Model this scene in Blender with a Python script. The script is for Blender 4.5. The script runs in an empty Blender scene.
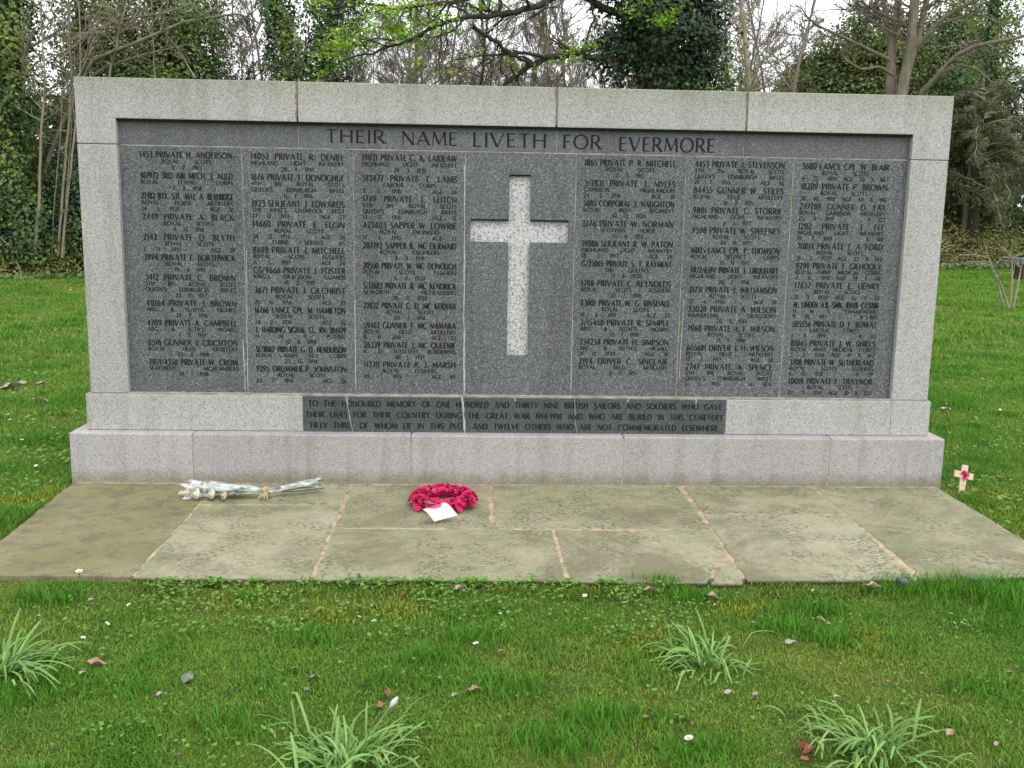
import bpy, bmesh, math, random
import numpy as np
from mathutils import Vector, Matrix

# ------------------------------------------------------------------ camera, sky, sun, exposure
S = bpy.context.scene
COL = S.collection
R = math.radians
CAM = np.array([-0.27770264, -5.74812147, 1.56139426])
CR = np.array([0.99904012, -0.04047283, 0.01675664])
CU = np.array([-0.00966459, 0.16945216, 0.98549103])
CF = np.array([0.04272505, 0.98470702, -0.16889835])
cam = bpy.data.cameras.new('camera'); camo = bpy.data.objects.new('camera', cam); COL.objects.link(camo)
camo.matrix_world = Matrix(((CR[0], CU[0], -CF[0], CAM[0]), (CR[1], CU[1], -CF[1], CAM[1]),
                            (CR[2], CU[2], -CF[2], CAM[2]), (0, 0, 0, 1)))
cam.sensor_width = 36.0; cam.lens = 36.0 * 1000.0 / 1024.0
cam.clip_start = 0.05; cam.clip_end = 500
S.camera = camo

SUN_EL, SUN_AZ = 58.0, 150.0          # azimuth clockwise from +Y: the light comes from the right and the front
world = bpy.data.worlds.new('World'); S.world = world; world.use_nodes = True
wn = world.node_tree; wn.nodes.clear()
sky = wn.nodes.new('ShaderNodeTexSky'); sky.sky_type = 'NISHITA'; sky.sun_disc = False
sky.sun_elevation = R(SUN_EL); sky.sun_rotation = R(SUN_AZ); sky.air_density = 1.0; sky.dust_density = 6.0; sky.ozone_density = 1.0
bw = wn.nodes.new('ShaderNodeRGBToBW'); mx = wn.nodes.new('ShaderNodeMix'); mx.data_type = 'RGBA'
mx.inputs[0].default_value = 0.82
wn.links.new(sky.outputs[0], bw.inputs[0]); wn.links.new(sky.outputs[0], mx.inputs[6]); wn.links.new(bw.outputs[0], mx.inputs[7])
bg = wn.nodes.new('ShaderNodeBackground'); bg.inputs[1].default_value = 0.15
wo = wn.nodes.new('ShaderNodeOutputWorld')
cl = wn.nodes.new('ShaderNodeMix'); cl.data_type = 'RGBA'; cl.inputs[0].default_value = 0.72      # closed white cloud over the sky
cl.inputs[7].default_value = (10.6, 10.8, 11.3, 1)
wn.links.new(mx.outputs[2], cl.inputs[6]); wn.links.new(cl.outputs[2], bg.inputs[0]); wn.links.new(bg.outputs[0], wo.inputs[0])

sl = bpy.data.lights.new('sun', 'SUN'); sl.energy = 0.6; sl.angle = R(22); sl.color = (1.0, 0.97, 0.92)
so = bpy.data.objects.new('sun', sl); COL.objects.link(so)
_sd = Vector((math.sin(R(SUN_AZ)) * math.cos(R(SUN_EL)), math.cos(R(SUN_AZ)) * math.cos(R(SUN_EL)), math.sin(R(SUN_EL))))
so.rotation_euler = _sd.to_track_quat('Z', 'Y').to_euler()
S.view_settings.view_transform = 'Standard'; S.view_settings.look = 'None'
S.view_settings.exposure = 0.42; S.view_settings.gamma = 1.0; S.view_settings.use_curve_mapping = False
S.render.engine = 'CYCLES'
S.cycles.use_denoising = True
S.cycles.max_bounces = 6; S.cycles.diffuse_bounces = 3; S.cycles.glossy_bounces = 2
S.cycles.transparent_max_bounces = 8; S.cycles.transmission_bounces = 3
S.cycles.use_adaptive_sampling = True
try: S.cycles.adaptive_threshold = 0.01
except Exception: pass

# ------------------------------------------------------------------ measuring helpers (pixel of the photograph -> place)
def ray(u, v): return CF + CR * (u - 512) / 1000.0 + CU * (384 - v) / 1000.0
def G(u, v, z=0.0):
    d = ray(u, v); return CAM + d * ((z - CAM[2]) / d[2])
def WL(u, v, y=0.0):
    d = ray(u, v); return CAM + d * ((y - CAM[1]) / d[1])
def edgeY(x): return 20.5 + 0.39 * x       # where the lawn ends and the wood begins
SOIL = -0.03
def at(u, off, v=212):                      # ground point in column u, `off` metres behind the lawn's edge
    d = ray(u, v); t = (20.5 + off + 0.39 * CAM[0] - CAM[1]) / (d[1] - 0.39 * d[0])
    p = CAM + d * t; return Vector((p[0], p[1], SOIL))
def atY(u, Y, v=212):
    p = WL(u, v, Y); return Vector((p[0], Y, SOIL))

# ------------------------------------------------------------------ object helpers
def tag(o, label=None, cat=None, group=None, kind=None):
    if label: o['label'] = label
    if cat: o['category'] = cat
    if group: o['group'] = group
    if kind: o['kind'] = kind
    return o
def empty(name, loc=(0, 0, 0), rz=0.0):
    o = bpy.data.objects.new(name, None); COL.objects.link(o)
    o.location = loc; o.rotation_euler = (0, 0, rz); o.empty_display_size = 0.1
    return o
def copy_tree(o, parent=None):
    c = o.copy(); COL.objects.link(c)
    if parent is not None: c.parent = parent
    for ch in [x for x in COL.objects if x.parent == o]:
        copy_tree(ch, c)
    return c

class MB:
    """collects vertices, faces and a tint per vertex; built as ONE mesh object"""
    def __init__(s): s.v = []; s.f = []; s.c = []; s.n = 0
    def add(s, verts, faces, tint=(1, 1, 1)):
        verts = np.asarray(verts, float).reshape(-1, 3)
        faces = np.asarray(faces, int)
        s.v.append(verts); s.f.append(faces + s.n)
        t = np.asarray(tint, float)
        if t.ndim == 1: t = np.tile(t, (len(verts), 1))
        s.c.append(t); s.n += len(verts)
    def tube(s, pts, rad, sides=4, tint=(1, 1, 1), cap=False):
        P = np.asarray(pts, float); n = len(P)
        rad = np.asarray(rad, float) if np.ndim(rad) else np.full(n, float(rad))
        T = np.gradient(P, axis=0); T /= (np.linalg.norm(T, axis=1, keepdims=True) + 1e-9)
        ref = np.array([0.0, 0, 1]) if abs(T[:, 2]).mean() < 0.8 else np.array([1.0, 0, 0])
        A = np.cross(T, ref); A /= (np.linalg.norm(A, axis=1, keepdims=True) + 1e-9); B = np.cross(T, A)
        a = np.arange(sides) * 2 * np.pi / sides
        V = P[:, None, :] + rad[:, None, None] * (np.cos(a)[None, :, None] * A[:, None, :] + np.sin(a)[None, :, None] * B[:, None, :])
        i = np.arange(n - 1)[:, None] * sides; j = np.arange(sides)[None, :]; k = (j + 1) % sides
        F = np.stack([i + j, i + k, i + sides + k, i + sides + j], -1).reshape(-1, 4)
        s.add(V.reshape(-1, 3), F, tint)
        if cap and sides == 4:
            s.f.append(np.array([[0, 1, 2, 3], [3 + (n - 1) * 4, 2 + (n - 1) * 4, 1 + (n - 1) * 4, (n - 1) * 4]]) + s.n - n * sides)
    def build(s, name, mat, parent=None, smooth=True):
        me = bpy.data.meshes.new(name)
        V = np.concatenate(s.v); Cc = np.concatenate(s.c)
        flat = np.concatenate([f.ravel() for f in s.f]); tot = np.concatenate([np.full(len(f), f.shape[1]) for f in s.f])
        me.vertices.add(len(V)); me.vertices.foreach_set('co', V.ravel().astype(np.float32))
        me.loops.add(len(flat)); me.loops.foreach_set('vertex_index', flat.astype(np.int32))
        me.polygons.add(len(tot)); st = np.concatenate([[0], np.cumsum(tot)[:-1]])
        me.polygons.foreach_set('loop_start', st.astype(np.int32))
        if smooth: me.polygons.foreach_set('use_smooth', np.ones(len(tot), bool))
        ca = me.color_attributes.new('tint', 'FLOAT_COLOR', 'POINT')
        ca.data.foreach_set('color', np.concatenate([Cc, np.ones((len(Cc), 1))], 1).ravel().astype(np.float32))
        me.update(); me.validate()
        me.materials.append(mat)
        o = bpy.data.objects.new(name, me); COL.objects.link(o)
        if parent is not None: o.parent = parent
        return o

def obj(name, bm, mat, parent=None, smooth=False):
    bmesh.ops.recalc_face_normals(bm, faces=bm.faces[:])
    me = bpy.data.meshes.new(name); bm.to_mesh(me); bm.free(); me.materials.append(mat)
    if smooth:
        for p in me.polygons: p.use_smooth = True
    o = bpy.data.objects.new(name, me); COL.objects.link(o)
    if parent is not None: o.parent = parent
    return o
def prism(bm, poly, a, b, axis='z', bevel=0.0):
    """a closed prism over a polygon; axis z: poly is (x,y); axis y: poly is (x,z)"""
    def pt(p, h): return (p[0], p[1], h) if axis == 'z' else (p[0], h, p[1])
    lo = [bm.verts.new(pt(p, a)) for p in poly]; hi = [bm.verts.new(pt(p, b)) for p in poly]
    n = len(poly); fs = [bm.faces.new(lo), bm.faces.new(hi[::-1])]
    for i in range(n): fs.append(bm.faces.new((lo[i], hi[i], hi[(i + 1) % n], lo[(i + 1) % n])))
    if bevel:
        bmesh.ops.recalc_face_normals(bm, faces=fs)
        es = list({e for f in fs for e in f.edges})
        bmesh.ops.bevel(bm, geom=es, offset=bevel, segments=2, profile=0.6, affect='EDGES', clamp_overlap=True)
def block(name, x0, x1, y0, y1, z0, z1, mat, parent, bevel=0.003):
    bm = bmesh.new(); prism(bm, [(x0, y0), (x1, y0), (x1, y1), (x0, y1)], z0, z1, 'z', bevel)
    return obj(name, bm, mat, parent)

# ------------------------------------------------------------------ materials
class NT:
    def __init__(s, name):
        s.m = bpy.data.materials.new(name); s.m.use_nodes = True; s.t = s.m.node_tree; s.t.nodes.clear()
        s.out = s.t.nodes.new('ShaderNodeOutputMaterial'); s.b = s.t.nodes.new('ShaderNodeBsdfPrincipled')
        s.t.links.new(s.b.outputs[0], s.out.inputs[0]); s.tc = s.t.nodes.new('ShaderNodeTexCoord')
        s.co = s.tc.outputs['Object']
    def set(s, **k):
        for n, v in k.items(): s.b.inputs[n.replace('_', ' ')].default_value = v
        return s
    def L(s, a, b): s.t.links.new(a, b)
    def noise(s, scale, detail=4, rough=0.6, co=None, dist=0.0):
        n = s.t.nodes.new('ShaderNodeTexNoise'); n.inputs['Scale'].default_value = scale; n.inputs['Detail'].default_value = detail
        n.inputs['Roughness'].default_value = rough; n.inputs['Distortion'].default_value = dist
        s.L(co or s.co, n.inputs['Vector']); return n.outputs[0]
    def voro(s, scale, out='Distance', co=None):
        n = s.t.nodes.new('ShaderNodeTexVoronoi'); n.inputs['Scale'].default_value = scale
        s.L(co or s.co, n.inputs['Vector']); return n.outputs[out]
    def ramp(s, fac, stops):
        n = s.t.nodes.new('ShaderNodeValToRGB'); e = n.color_ramp.elements
        while len(e) < len(stops): e.new(0.5)
        for k, (p, c) in enumerate(stops):
            e[k].position = p; e[k].color = (c, c, c, 1) if not hasattr(c, '__len__') else (*c, 1)
        s.L(fac, n.inputs[0]); return n.outputs[0]
    def mix(s, fac, a, b, blend='MIX'):
        n = s.t.nodes.new('ShaderNodeMix'); n.data_type = 'RGBA'; n.blend_type = blend
        for sock, v in ((n.inputs[0], fac), (n.inputs[6], a), (n.inputs[7], b)):
            if hasattr(v, 'links'): s.L(v, sock)
            elif hasattr(v, '__len__'): sock.default_value = (*v, 1)
            else: sock.default_value = v
        return n.outputs[2]
    def math(s, op, a, b=0.0):
        n = s.t.nodes.new('ShaderNodeMath'); n.operation = op
        for sock, v in ((n.inputs[0], a), (n.inputs[1], b)):
            if hasattr(v, 'links'): s.L(v, sock)
            else: sock.default_value = v
        return n.outputs[0]
    def xyz(s):
        n = s.t.nodes.new('ShaderNodeSeparateXYZ'); s.L(s.co, n.inputs[0]); return n.outputs
    def scaled(s, sx, sy, sz):
        n = s.t.nodes.new('ShaderNodeMapping'); n.inputs['Scale'].default_value = (sx, sy, sz); s.L(s.co, n.inputs[0]); return n.outputs[0]
    def tint(s):
        n = s.t.nodes.new('ShaderNodeVertexColor'); n.layer_name = 'tint'; return n.outputs[0]
    def rnd(s):
        n = s.t.nodes.new('ShaderNodeObjectInfo'); return n.outputs['Random']
    def bump(s, h, strength=0.3, dist=0.01):
        n = s.t.nodes.new('ShaderNodeBump'); n.inputs['Strength'].default_value = strength; n.inputs['Distance'].default_value = dist
        s.L(h, n.inputs['Height']); s.L(n.outputs[0], s.b.inputs['Normal'])
    def col(s, c): s.L(c, s.b.inputs['Base Color'])

def granite(name, base, dark, light, algae_shade=0.0, warm=(0.42, 0.40, 0.36), speck=1.0, foot=False, fs=190):
    n = NT(name)
    a = n.voro(fs, 'Color'); bwn = n.t.nodes.new('ShaderNodeRGBToBW'); n.L(a, bwn.inputs[0])
    g = n.noise(fs, 3, 0.8)
    c = n.ramp(g, [(0.38, dark), (0.46, base), (0.55, base), (0.63, light)])
    c2 = n.ramp(bwn.outputs[0], [(0.18, dark), (0.4, base), (0.72, base), (0.85, light)])
    c = n.mix(0.6, c, c2)
    c = n.mix(1.0 - speck, c, base)
    big = n.noise(2.2, 5, 0.6)
    c = n.mix(n.ramp(big, [(0.38, 0.0), (0.7, 0.5)]), c, n.mix(1.0, c, (0.86, 0.855, 0.84), 'MULTIPLY'))
    # old runs of dirt down the face
    st = n.noise(1.0, 4, 0.65, n.scaled(9, 9, 0.7))
    c = n.mix(n.ramp(st, [(0.50, 0.0), (0.70, 0.75)]), c, n.mix(1.0, c, (0.74, 0.73, 0.69), 'MULTIPLY'))
    tone = n.rnd()
    c = n.mix(n.math('MULTIPLY', tone, 0.6), c, n.mix(1.0, c, (0.80, 0.79, 0.80), 'MULTIPLY'))
    if algae_shade:
        z = n.xyz()[2]
        zz = n.math('ADD', z, n.math('MULTIPLY', n.noise(7, 5, 0.7), 0.14))
        f = n.ramp(n.math('MULTIPLY', n.math('SUBTRACT', zz, 2.18), 5.0), [(0.0, 0.10), (0.75, algae_shade), (0.9, 0.9)])
        c = n.mix(f, c, n.mix(1.0, c, (0.66, 0.69, 0.46), 'MULTIPLY'))
    if foot:
        z = n.xyz()[2]
        zz = n.math('SUBTRACT', n.math('MULTIPLY', n.noise(9, 5, 0.75), 0.14), z)
        f = n.ramp(n.math('MULTIPLY', n.math('ADD', zz, 0.02), 9.0), [(0.05, 0.0), (0.7, 0.75)])
        c = n.mix(f, c, n.mix(1.0, c, (0.50, 0.52, 0.33), 'MULTIPLY'))
    n.col(c); n.set(Roughness=0.62, Specular_IOR_Level=0.35)
    n.bump(g, 0.25, 0.002)
    return n.m
M = {}
M['granite'] = granite('pale_granite', (0.46, 0.452, 0.44), (0.18, 0.178, 0.178), (0.65, 0.64, 0.63), 0.62)
M['granite_plinth'] = granite('pale_granite_plinth', (0.435, 0.415, 0.405), (0.21, 0.20, 0.198), (0.54, 0.532, 0.528), 0.0, foot=True)
M['granite_dark'] = granite('dark_granite', (0.122, 0.130, 0.136), (0.035, 0.038, 0.042), (0.34, 0.35, 0.36), 0.0, fs=140)
M['granite_darker'] = granite('dark_granite_wet', (0.072, 0.082, 0.085), (0.025, 0.03, 0.032), (0.17, 0.18, 0.185), 0.0)
M['granite_band'] = granite('band_granite', (0.125, 0.127, 0.137), (0.055, 0.056, 0.062), (0.30, 0.305, 0.315), 0.0)
M['granite_cross'] = granite('cross_granite', (0.56, 0.56, 0.56), (0.05, 0.05, 0.05), (0.80, 0.80, 0.80), 0.0, fs=135)
def plain(name, c, rough=0.7, spec=0.3, var=0.25, scale=20):
    n = NT(name); k = n.noise(scale, 4, 0.65)
    n.col(n.mix(n.ramp(k, [(0.3, 0.0), (0.75, 1.0)]), c, tuple(x * (1 - var) for x in c)))
    n.set(Roughness=rough, Specular_IOR_Level=spec); n.bump(k, 0.15, 0.004); return n.m
M['letter'] = plain('letter_fill', (0.012, 0.012, 0.014), 0.6, 0.25)
M['letter_worn'] = plain('worn_letter_fill', (0.017, 0.018, 0.020), 0.7, 0.2, 0.6, 70)
M['mortar'] = plain('lime_mortar', (0.42, 0.39, 0.32), 0.9, 0.1, 0.65, 12)
M['mortar_brown'] = plain('stained_mortar', (0.20, 0.17, 0.12), 0.9, 0.1, 0.5, 30)
M['mortar_pave'] = plain('sandy_mortar', (0.52, 0.41, 0.28), 0.95, 0.1, 0.7, 16)
M['algae_shade'] = plain('black_algae_shade', (0.022, 0.030, 0.018), 0.9, 0.1, 0.5, 25)  # also the colour of the painted shade lines in the recesses
M['lime'] = plain('lime_run', (0.50, 0.52, 0.52), 0.9, 0.1, 0.6, 60)

def flag_mat():
    n = NT('york_flag')
    off = n.t.nodes.new('ShaderNodeVectorMath'); off.operation = 'ADD'
    sc = n.t.nodes.new('ShaderNodeVectorMath'); sc.operation = 'SCALE'; sc.inputs[0].default_value = (37, 53, 11)
    n.L(n.rnd(), sc.inputs['Scale']); n.L(n.co, off.inputs[0]); n.L(sc.outputs[0], off.inputs[1]); co = off.outputs[0]
    a = n.noise(2.0, 6, 0.62, co); b = n.noise(9, 6, 0.7, co, 0.4); d = n.noise(60, 4, 0.75, co)
    c = n.mix(n.ramp(a, [(0.34, 0.0), (0.66, 1.0)]), (0.355, 0.338, 0.235), (0.265, 0.268, 0.145))
    c = n.mix(n.ramp(b, [(0.45, 0.0), (0.75, 0.7)]), c, (0.40, 0.375, 0.29))
    c = n.mix(n.ramp(d, [(0.3, 0.5), (0.5, 0.0)]), c, (0.13, 0.12, 0.085))
    st = n.noise(4.2, 5, 0.68, co); sp = n.noise(46, 3, 0.75, co)
    blot = n.math('MULTIPLY', n.ramp(st, [(0.44, 0.0), (0.58, 1.0)]), n.ramp(sp, [(0.48, 0.0), (0.56, 1.0)]))
    c = n.mix(n.math('MULTIPLY', blot, 0.62), c, (0.06, 0.058, 0.045))
    c = n.mix(n.math('MULTIPLY', n.rnd(), 0.5), c, n.mix(1.0, c, (0.70, 0.72, 0.60), 'MULTIPLY'))
    lich = n.noise(1.5, 6, 0.75, co, 0.6)
    c = n.mix(n.ramp(lich, [(0.47, 0.0), (0.63, 0.75)]), c, (0.15, 0.14, 0.085))
    mo = n.noise(3.0, 5, 0.7, n.scaled(1.0, 1.3, 1))
    c = n.mix(n.ramp(mo, [(0.55, 0.0), (0.75, 0.55)]), c, (0.13, 0.15, 0.045))
    c = n.mix(n.ramp(n.math('MULTIPLY', n.xyz()[2], -60.0), [(0.3, 0.0), (0.75, 0.9)]), c, (0.035, 0.030, 0.018))  # slab sides painted dark: shade below the edge together with soil splash
    n.col(c); n.set(Roughness=0.88, Specular_IOR_Level=0.2)
    n.bump(n.math('ADD', b, n.math('MULTIPLY', d, 0.35)), 0.5, 0.008); return n.m
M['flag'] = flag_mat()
def flag_dark():
    n = NT('york_flag_mossy')
    a = n.noise(1.9, 6, 0.65); b = n.noise(8, 6, 0.75); d = n.noise(70, 4, 0.7)
    c = n.mix(n.ramp(a, [(0.36, 0.0), (0.62, 1.0)]), (0.255, 0.225, 0.13), (0.185, 0.175, 0.078))
    c = n.mix(n.ramp(b, [(0.47, 0.0), (0.62, 0.8)]), c, (0.125, 0.11, 0.08))
    c = n.mix(n.ramp(d, [(0.3, 0.45), (0.5, 0.0)]), c, (0.10, 0.095, 0.065))
    n.col(c); n.set(Roughness=0.88, Specular_IOR_Level=0.2); n.bump(n.math('ADD', b, n.math('MULTIPLY', d, 0.35)), 0.5, 0.008); return n.m
M['flag_mossy'] = flag_dark()

def leaf_mat(name, rough=0.5, spec=0.4, trans=0.25):
    n = NT(name); c = n.tint(); n.col(c); n.set(Roughness=rough, Specular_IOR_Level=spec)
    tr = n.t.nodes.new('ShaderNodeBsdfTranslucent'); n.L(c, tr.inputs[0])
    mxs = n.t.nodes.new('ShaderNodeMixShader'); mxs.inputs[0].default_value = trans
    n.L(n.b.outputs[0], mxs.inputs[1]); n.L(tr.outputs[0], mxs.inputs[2]); n.L(mxs.outputs[0], n.out.inputs[0]); return n.m
M['grass'] = leaf_mat('grass_blades', 0.7, 0.12, 0.32)
M['leaf'] = leaf_mat('leaves', 0.6, 0.18, 0.25)
M['ivy'] = leaf_mat('ivy_leaves', 0.45, 0.30, 0.15)
M['daff'] = leaf_mat('daffodil_leaves', 0.5, 0.25, 0.2)
M['dry'] = leaf_mat('dry_leaves', 0.75, 0.2, 0.1)
def bark(name, c1, c2, scale=14):
    n = NT(name); a = n.noise(scale, 5, 0.7, n.scaled(1, 1, 0.25)); b = n.noise(3, 4, 0.6)
    c = n.mix(n.ramp(a, [(0.35, 0.0), (0.65, 1.0)]), c1, c2)
    c = n.mix(n.ramp(b, [(0.5, 0.0), (0.72, 0.6)]), c, (0.07, 0.085, 0.035))
    n.col(c); n.set(Roughness=0.9, Specular_IOR_Level=0.15); n.bump(a, 0.5, 0.02); return n.m
M['bark_dark'] = bark('dark_bark', (0.055, 0.045, 0.035), (0.025, 0.022, 0.018))
M['bark_pale'] = bark('pale_bark', (0.33, 0.28, 0.20), (0.20, 0.17, 0.12))
M['bark_grey'] = bark('grey_bark', (0.23, 0.20, 0.15), (0.12, 0.105, 0.08))
M['twig'] = bark('twigs', (0.24, 0.20, 0.165), (0.16, 0.135, 0.11))
M['twig_pale'] = bark('pale_twigs', (0.36, 0.31, 0.22), (0.25, 0.21, 0.15))

def ground_mat():
    n = NT('lawn_soil'); a = n.noise(1.1, 6, 0.65); b = n.noise(14, 6, 0.75); d = n.noise(90, 4, 0.8)
    c = n.mix(n.ramp(b, [(0.36, 0.0), (0.6, 1.0)]), (0.070, 0.095, 0.022), (0.095, 0.170, 0.028))
    c = n.mix(n.ramp(a, [(0.48, 0.0), (0.7, 0.8)]), c, (0.14, 0.17, 0.032))
    c = n.mix(n.ramp(d, [(0.3, 0.7), (0.5, 0.0)]), c, (0.05, 0.042, 0.022))
    n.col(c); n.set(Roughness=0.95, Specular_IOR_Level=0.1); n.bump(n.math('ADD', b, d), 0.8, 0.02); return n.m
M['soil'] = ground_mat()
def floor_mat():
    n = NT('leaf_litter'); b = n.noise(6, 6, 0.75); d = n.voro(24, 'Color')
    c = n.mix(n.ramp(b, [(0.36, 0.0), (0.62, 1.0)]), (0.045, 0.036, 0.022), (0.11, 0.085, 0.055))
    c = n.mix(0.35, c, n.mix(1.0, c, d, 'MULTIPLY'))
    n.col(c); n.set(Roughness=0.95, Specular_IOR_Level=0.1); n.bump(b, 0.8, 0.05); return n.m
M['litter'] = floor_mat()

# ------------------------------------------------------------------ the ground
def sheet(name, poly, z, mat):
    bm = bmesh.new(); bm.faces.new([bm.verts.new((x, y, z)) for x, y in poly])
    o = obj(name, bm, mat); tag(o, kind='structure')
    if o.data.polygons[0].normal.z < 0: o.data.flip_normals()
    return o
sheet('ground', [(-150, -60), (150, -60), (150, 180), (-150, 180)], SOIL, M['soil'])
rs = np.random.RandomState(3)
ex = np.linspace(-60, 70, 90)
poly = [(x, edgeY(x) + 0.35 * math.sin(x * 1.3) + rs.uniform(-.25, .25)) for x in ex] + [(140, 170), (-140, 170), (-140, edgeY(-60))]
sheet('forest_floor', poly, SOIL + 0.004, M['litter'])

# ------------------------------------------------------------------ stroke lettering (cut roman capitals)
def arc(cx, cy, rx, ry, a0, a1, n=9):
    a = np.radians(np.linspace(a0, a1, n)); return [(cx + rx * math.cos(t), cy + ry * math.sin(t)) for t in a]
K, N_, V_ = 'K', 'n', 'v'
def bowl(x, cx, cy, rx, ry): return [(N_, [(x, cy + ry), (cx, cy + ry)]), (V_, arc(cx, cy, rx, ry, 90, -90)), (N_, [(cx, cy - ry), (x, cy - ry)])]
GL = {
 'A': (.80, [(N_, [(.02, 0), (.40, 1)]), (K, [(.40, 1), (.78, 0)]), (N_, [(.15, .33), (.65, .33)])]),
 'B': (.60, [(K, [(.08, 0), (.08, 1)])] + bowl(.08, .28, .76, .20, .24) + bowl(.08, .28, .26, .27, .26)),
 'C': (.78, [(V_, arc(.44, .5, .42, .5, 48, 312, 13))]),
 'D': (.80, [(K, [(.08, 0), (.08, 1)])] + bowl(.08, .34, .5, .42, .5)),
 'E': (.52, [(K, [(.08, 0), (.08, 1)]), (N_, [(.08, .97), (.50, .97)]), (N_, [(.08, .52), (.43, .52)]), (N_, [(.08, .03), (.50, .03)])]),
 'F': (.50, [(K, [(.08, 0), (.08, 1)]), (N_, [(.08, .97), (.48, .97)]), (N_, [(.08, .50), (.42, .50)])]),
 'G': (.82, [(V_, arc(.44, .5, .42, .5, 48, 325, 13)), (K, [(.76, .05), (.76, .42)])]),
 'H': (.76, [(K, [(.08, 0), (.08, 1)]), (K, [(.68, 0), (.68, 1)]), (N_, [(.08, .52), (.68, .52)])]),
 'I': (.16, [(K, [(.08, 0), (.08, 1)])]),
 'J': (.44, [(K, [(.36, 1), (.36, .16)]), (V_, arc(.19, .16, .17, .18, 0, -150, 8))]),
 'K': (.66, [(K, [(.08, 0), (.08, 1)]), (N_, [(.08, .42), (.58, 1)]), (K, [(.24, .58), (.64, 0)])]),
 'L': (.50, [(K, [(.08, 0), (.08, 1)]), (N_, [(.08, .03), (.50, .03)])]),
 'M': (.96, [(N_, [(.06, 0), (.14, 1)]), (K, [(.14, 1), (.48, .08)]), (N_, [(.48, .08), (.82, 1)]), (K, [(.82, 1), (.90, 0)])]),
 'N': (.80, [(N_, [(.07, 0), (.07, 1)]), (K, [(.07, 1), (.73, 0)]), (N_, [(.73, 0), (.73, 1)])]),
 'O': (.90, [(V_, arc(.45, .5, .42, .5, 0, 360, 19))]),
 'P': (.58, [(K, [(.08, 0), (.08, 1)])] + bowl(.08, .30, .73, .24, .27)),
 'Q': (.90, [(V_, arc(.45, .5, .42, .5, 0, 360, 19)), (K, [(.5, .22), (.88, -.12)])]),
 'R': (.64, [(K, [(.08, 0), (.08, 1)])] + bowl(.08, .28, .74, .24, .26) + [(K, [(.28, .48), (.64, 0)])]),
 'S': (.52, [(V_, arc(.27, .75, .21, .25, 40, 215, 9) + [(.27, .50), (.40, .42)] + arc(.25, .25, .23, .25, 35, -145, 9))]),
 'T': (.64, [(K, [(.32, 0), (.32, 1)]), (N_, [(.0, .97), (.64, .97)])]),
 'U': (.74, [(K, [(.08, 1), (.08, .32)]), (V_, arc(.36, .32, .28, .32, 180, 360, 9)), (N_, [(.64, .32), (.64, 1)])]),
 'V': (.76, [(K, [(.02, 1), (.38, 0)]), (N_, [(.38, 0), (.74, 1)])]),
 'W': (1.1, [(K, [(.02, 1), (.30, 0)]), (N_, [(.30, 0), (.55, 1)]), (K, [(.55, 1), (.82, 0)]), (N_, [(.82, 0), (1.08, 1)])]),
 'X': (.70, [(K, [(.03, 1), (.67, 0)]), (N_, [(.03, 0), (.67, 1)])]),
 'Y': (.70, [(K, [(.02, 1), (.35, .5)]), (N_, [(.35, .5), (.68, 1)]), (K, [(.35, .5), (.35, 0)])]),
 'Z': (.66, [(N_, [(.04, .97), (.62, .97)]), (K, [(.62, .97), (.04, .03)]), (N_, [(.04, .03), (.64, .03)])]),
 '0': (.62, [(V_, arc(.31, .5, .25, .5, 0, 360, 15))]),
 '1': (.26, [(K, [(.15, 0), (.15, 1)]), (N_, [(.15, 1), (.02, .82)])]),
 '2': (.54, [(V_, arc(.26, .74, .21, .26, 160, -30, 8) + [(.06, .04)]), (K, [(.06, .04), (.52, .04)])]),
 '3': (.52, [(V_, arc(.24, .76, .19, .24, 150, -90, 8)), (V_, arc(.24, .26, .24, .26, 90, -150, 9))]),
 '4': (.58, [(K, [(.42, 0), (.42, 1)]), (N_, [(.42, 1), (.02, .28)]), (N_, [(.02, .28), (.58, .28)])]),
 '5': (.52, [(N_, [(.48, .97), (.14, .97), (.10, .56)]), (V_, arc(.22, .31, .26, .31, 110, -140, 9))]),
 '6': (.56, [(V_, [(.44, 1), (.20, .72), (.07, .38)]), (V_, arc(.28, .30, .22, .30, 0, 360, 13))]),
 '7': (.50, [(N_, [(.02, .97), (.48, .97)]), (K, [(.48, .97), (.14, 0)])]),
 '8': (.54, [(V_, arc(.27, .76, .18, .24, 0, 360, 13)), (V_, arc(.27, .27, .23, .27, 0, 360, 13))]),
 '9': (.56, [(V_, arc(.28, .70, .22, .30, 0, 360, 13)), (V_, [(.49, .62), (.36, .28), (.12, 0)])]),
 '.': (.18, [(K, [(.09, 0), (.09, .13)])]), ',': (.18, [(K, [(.1, .1), (.05, -.12)])]), "'": (.16, [(K, [(.08, 1), (.06, .78)])]),
 '/': (.42, [(N_, [(.03, -.05), (.39, 1.05)])]), '-': (.36, [(K, [(.05, .45), (.31, .45)])]), '"': (.28, [(N_, [(.08, 1), (.08, .75)]), (N_, [(.2, 1), (.2, .75)])]),
 '&': (.78, [(V_, arc(.30, .77, .16, .23, 0, 360, 11)), (V_, [(.42, .62), (.12, .36)] + arc(.30, .24, .25, .24, 150, 330, 7) + [(.70, .5)]), (K, [(.22, .66), (.74, 0)])]),
}
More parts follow.
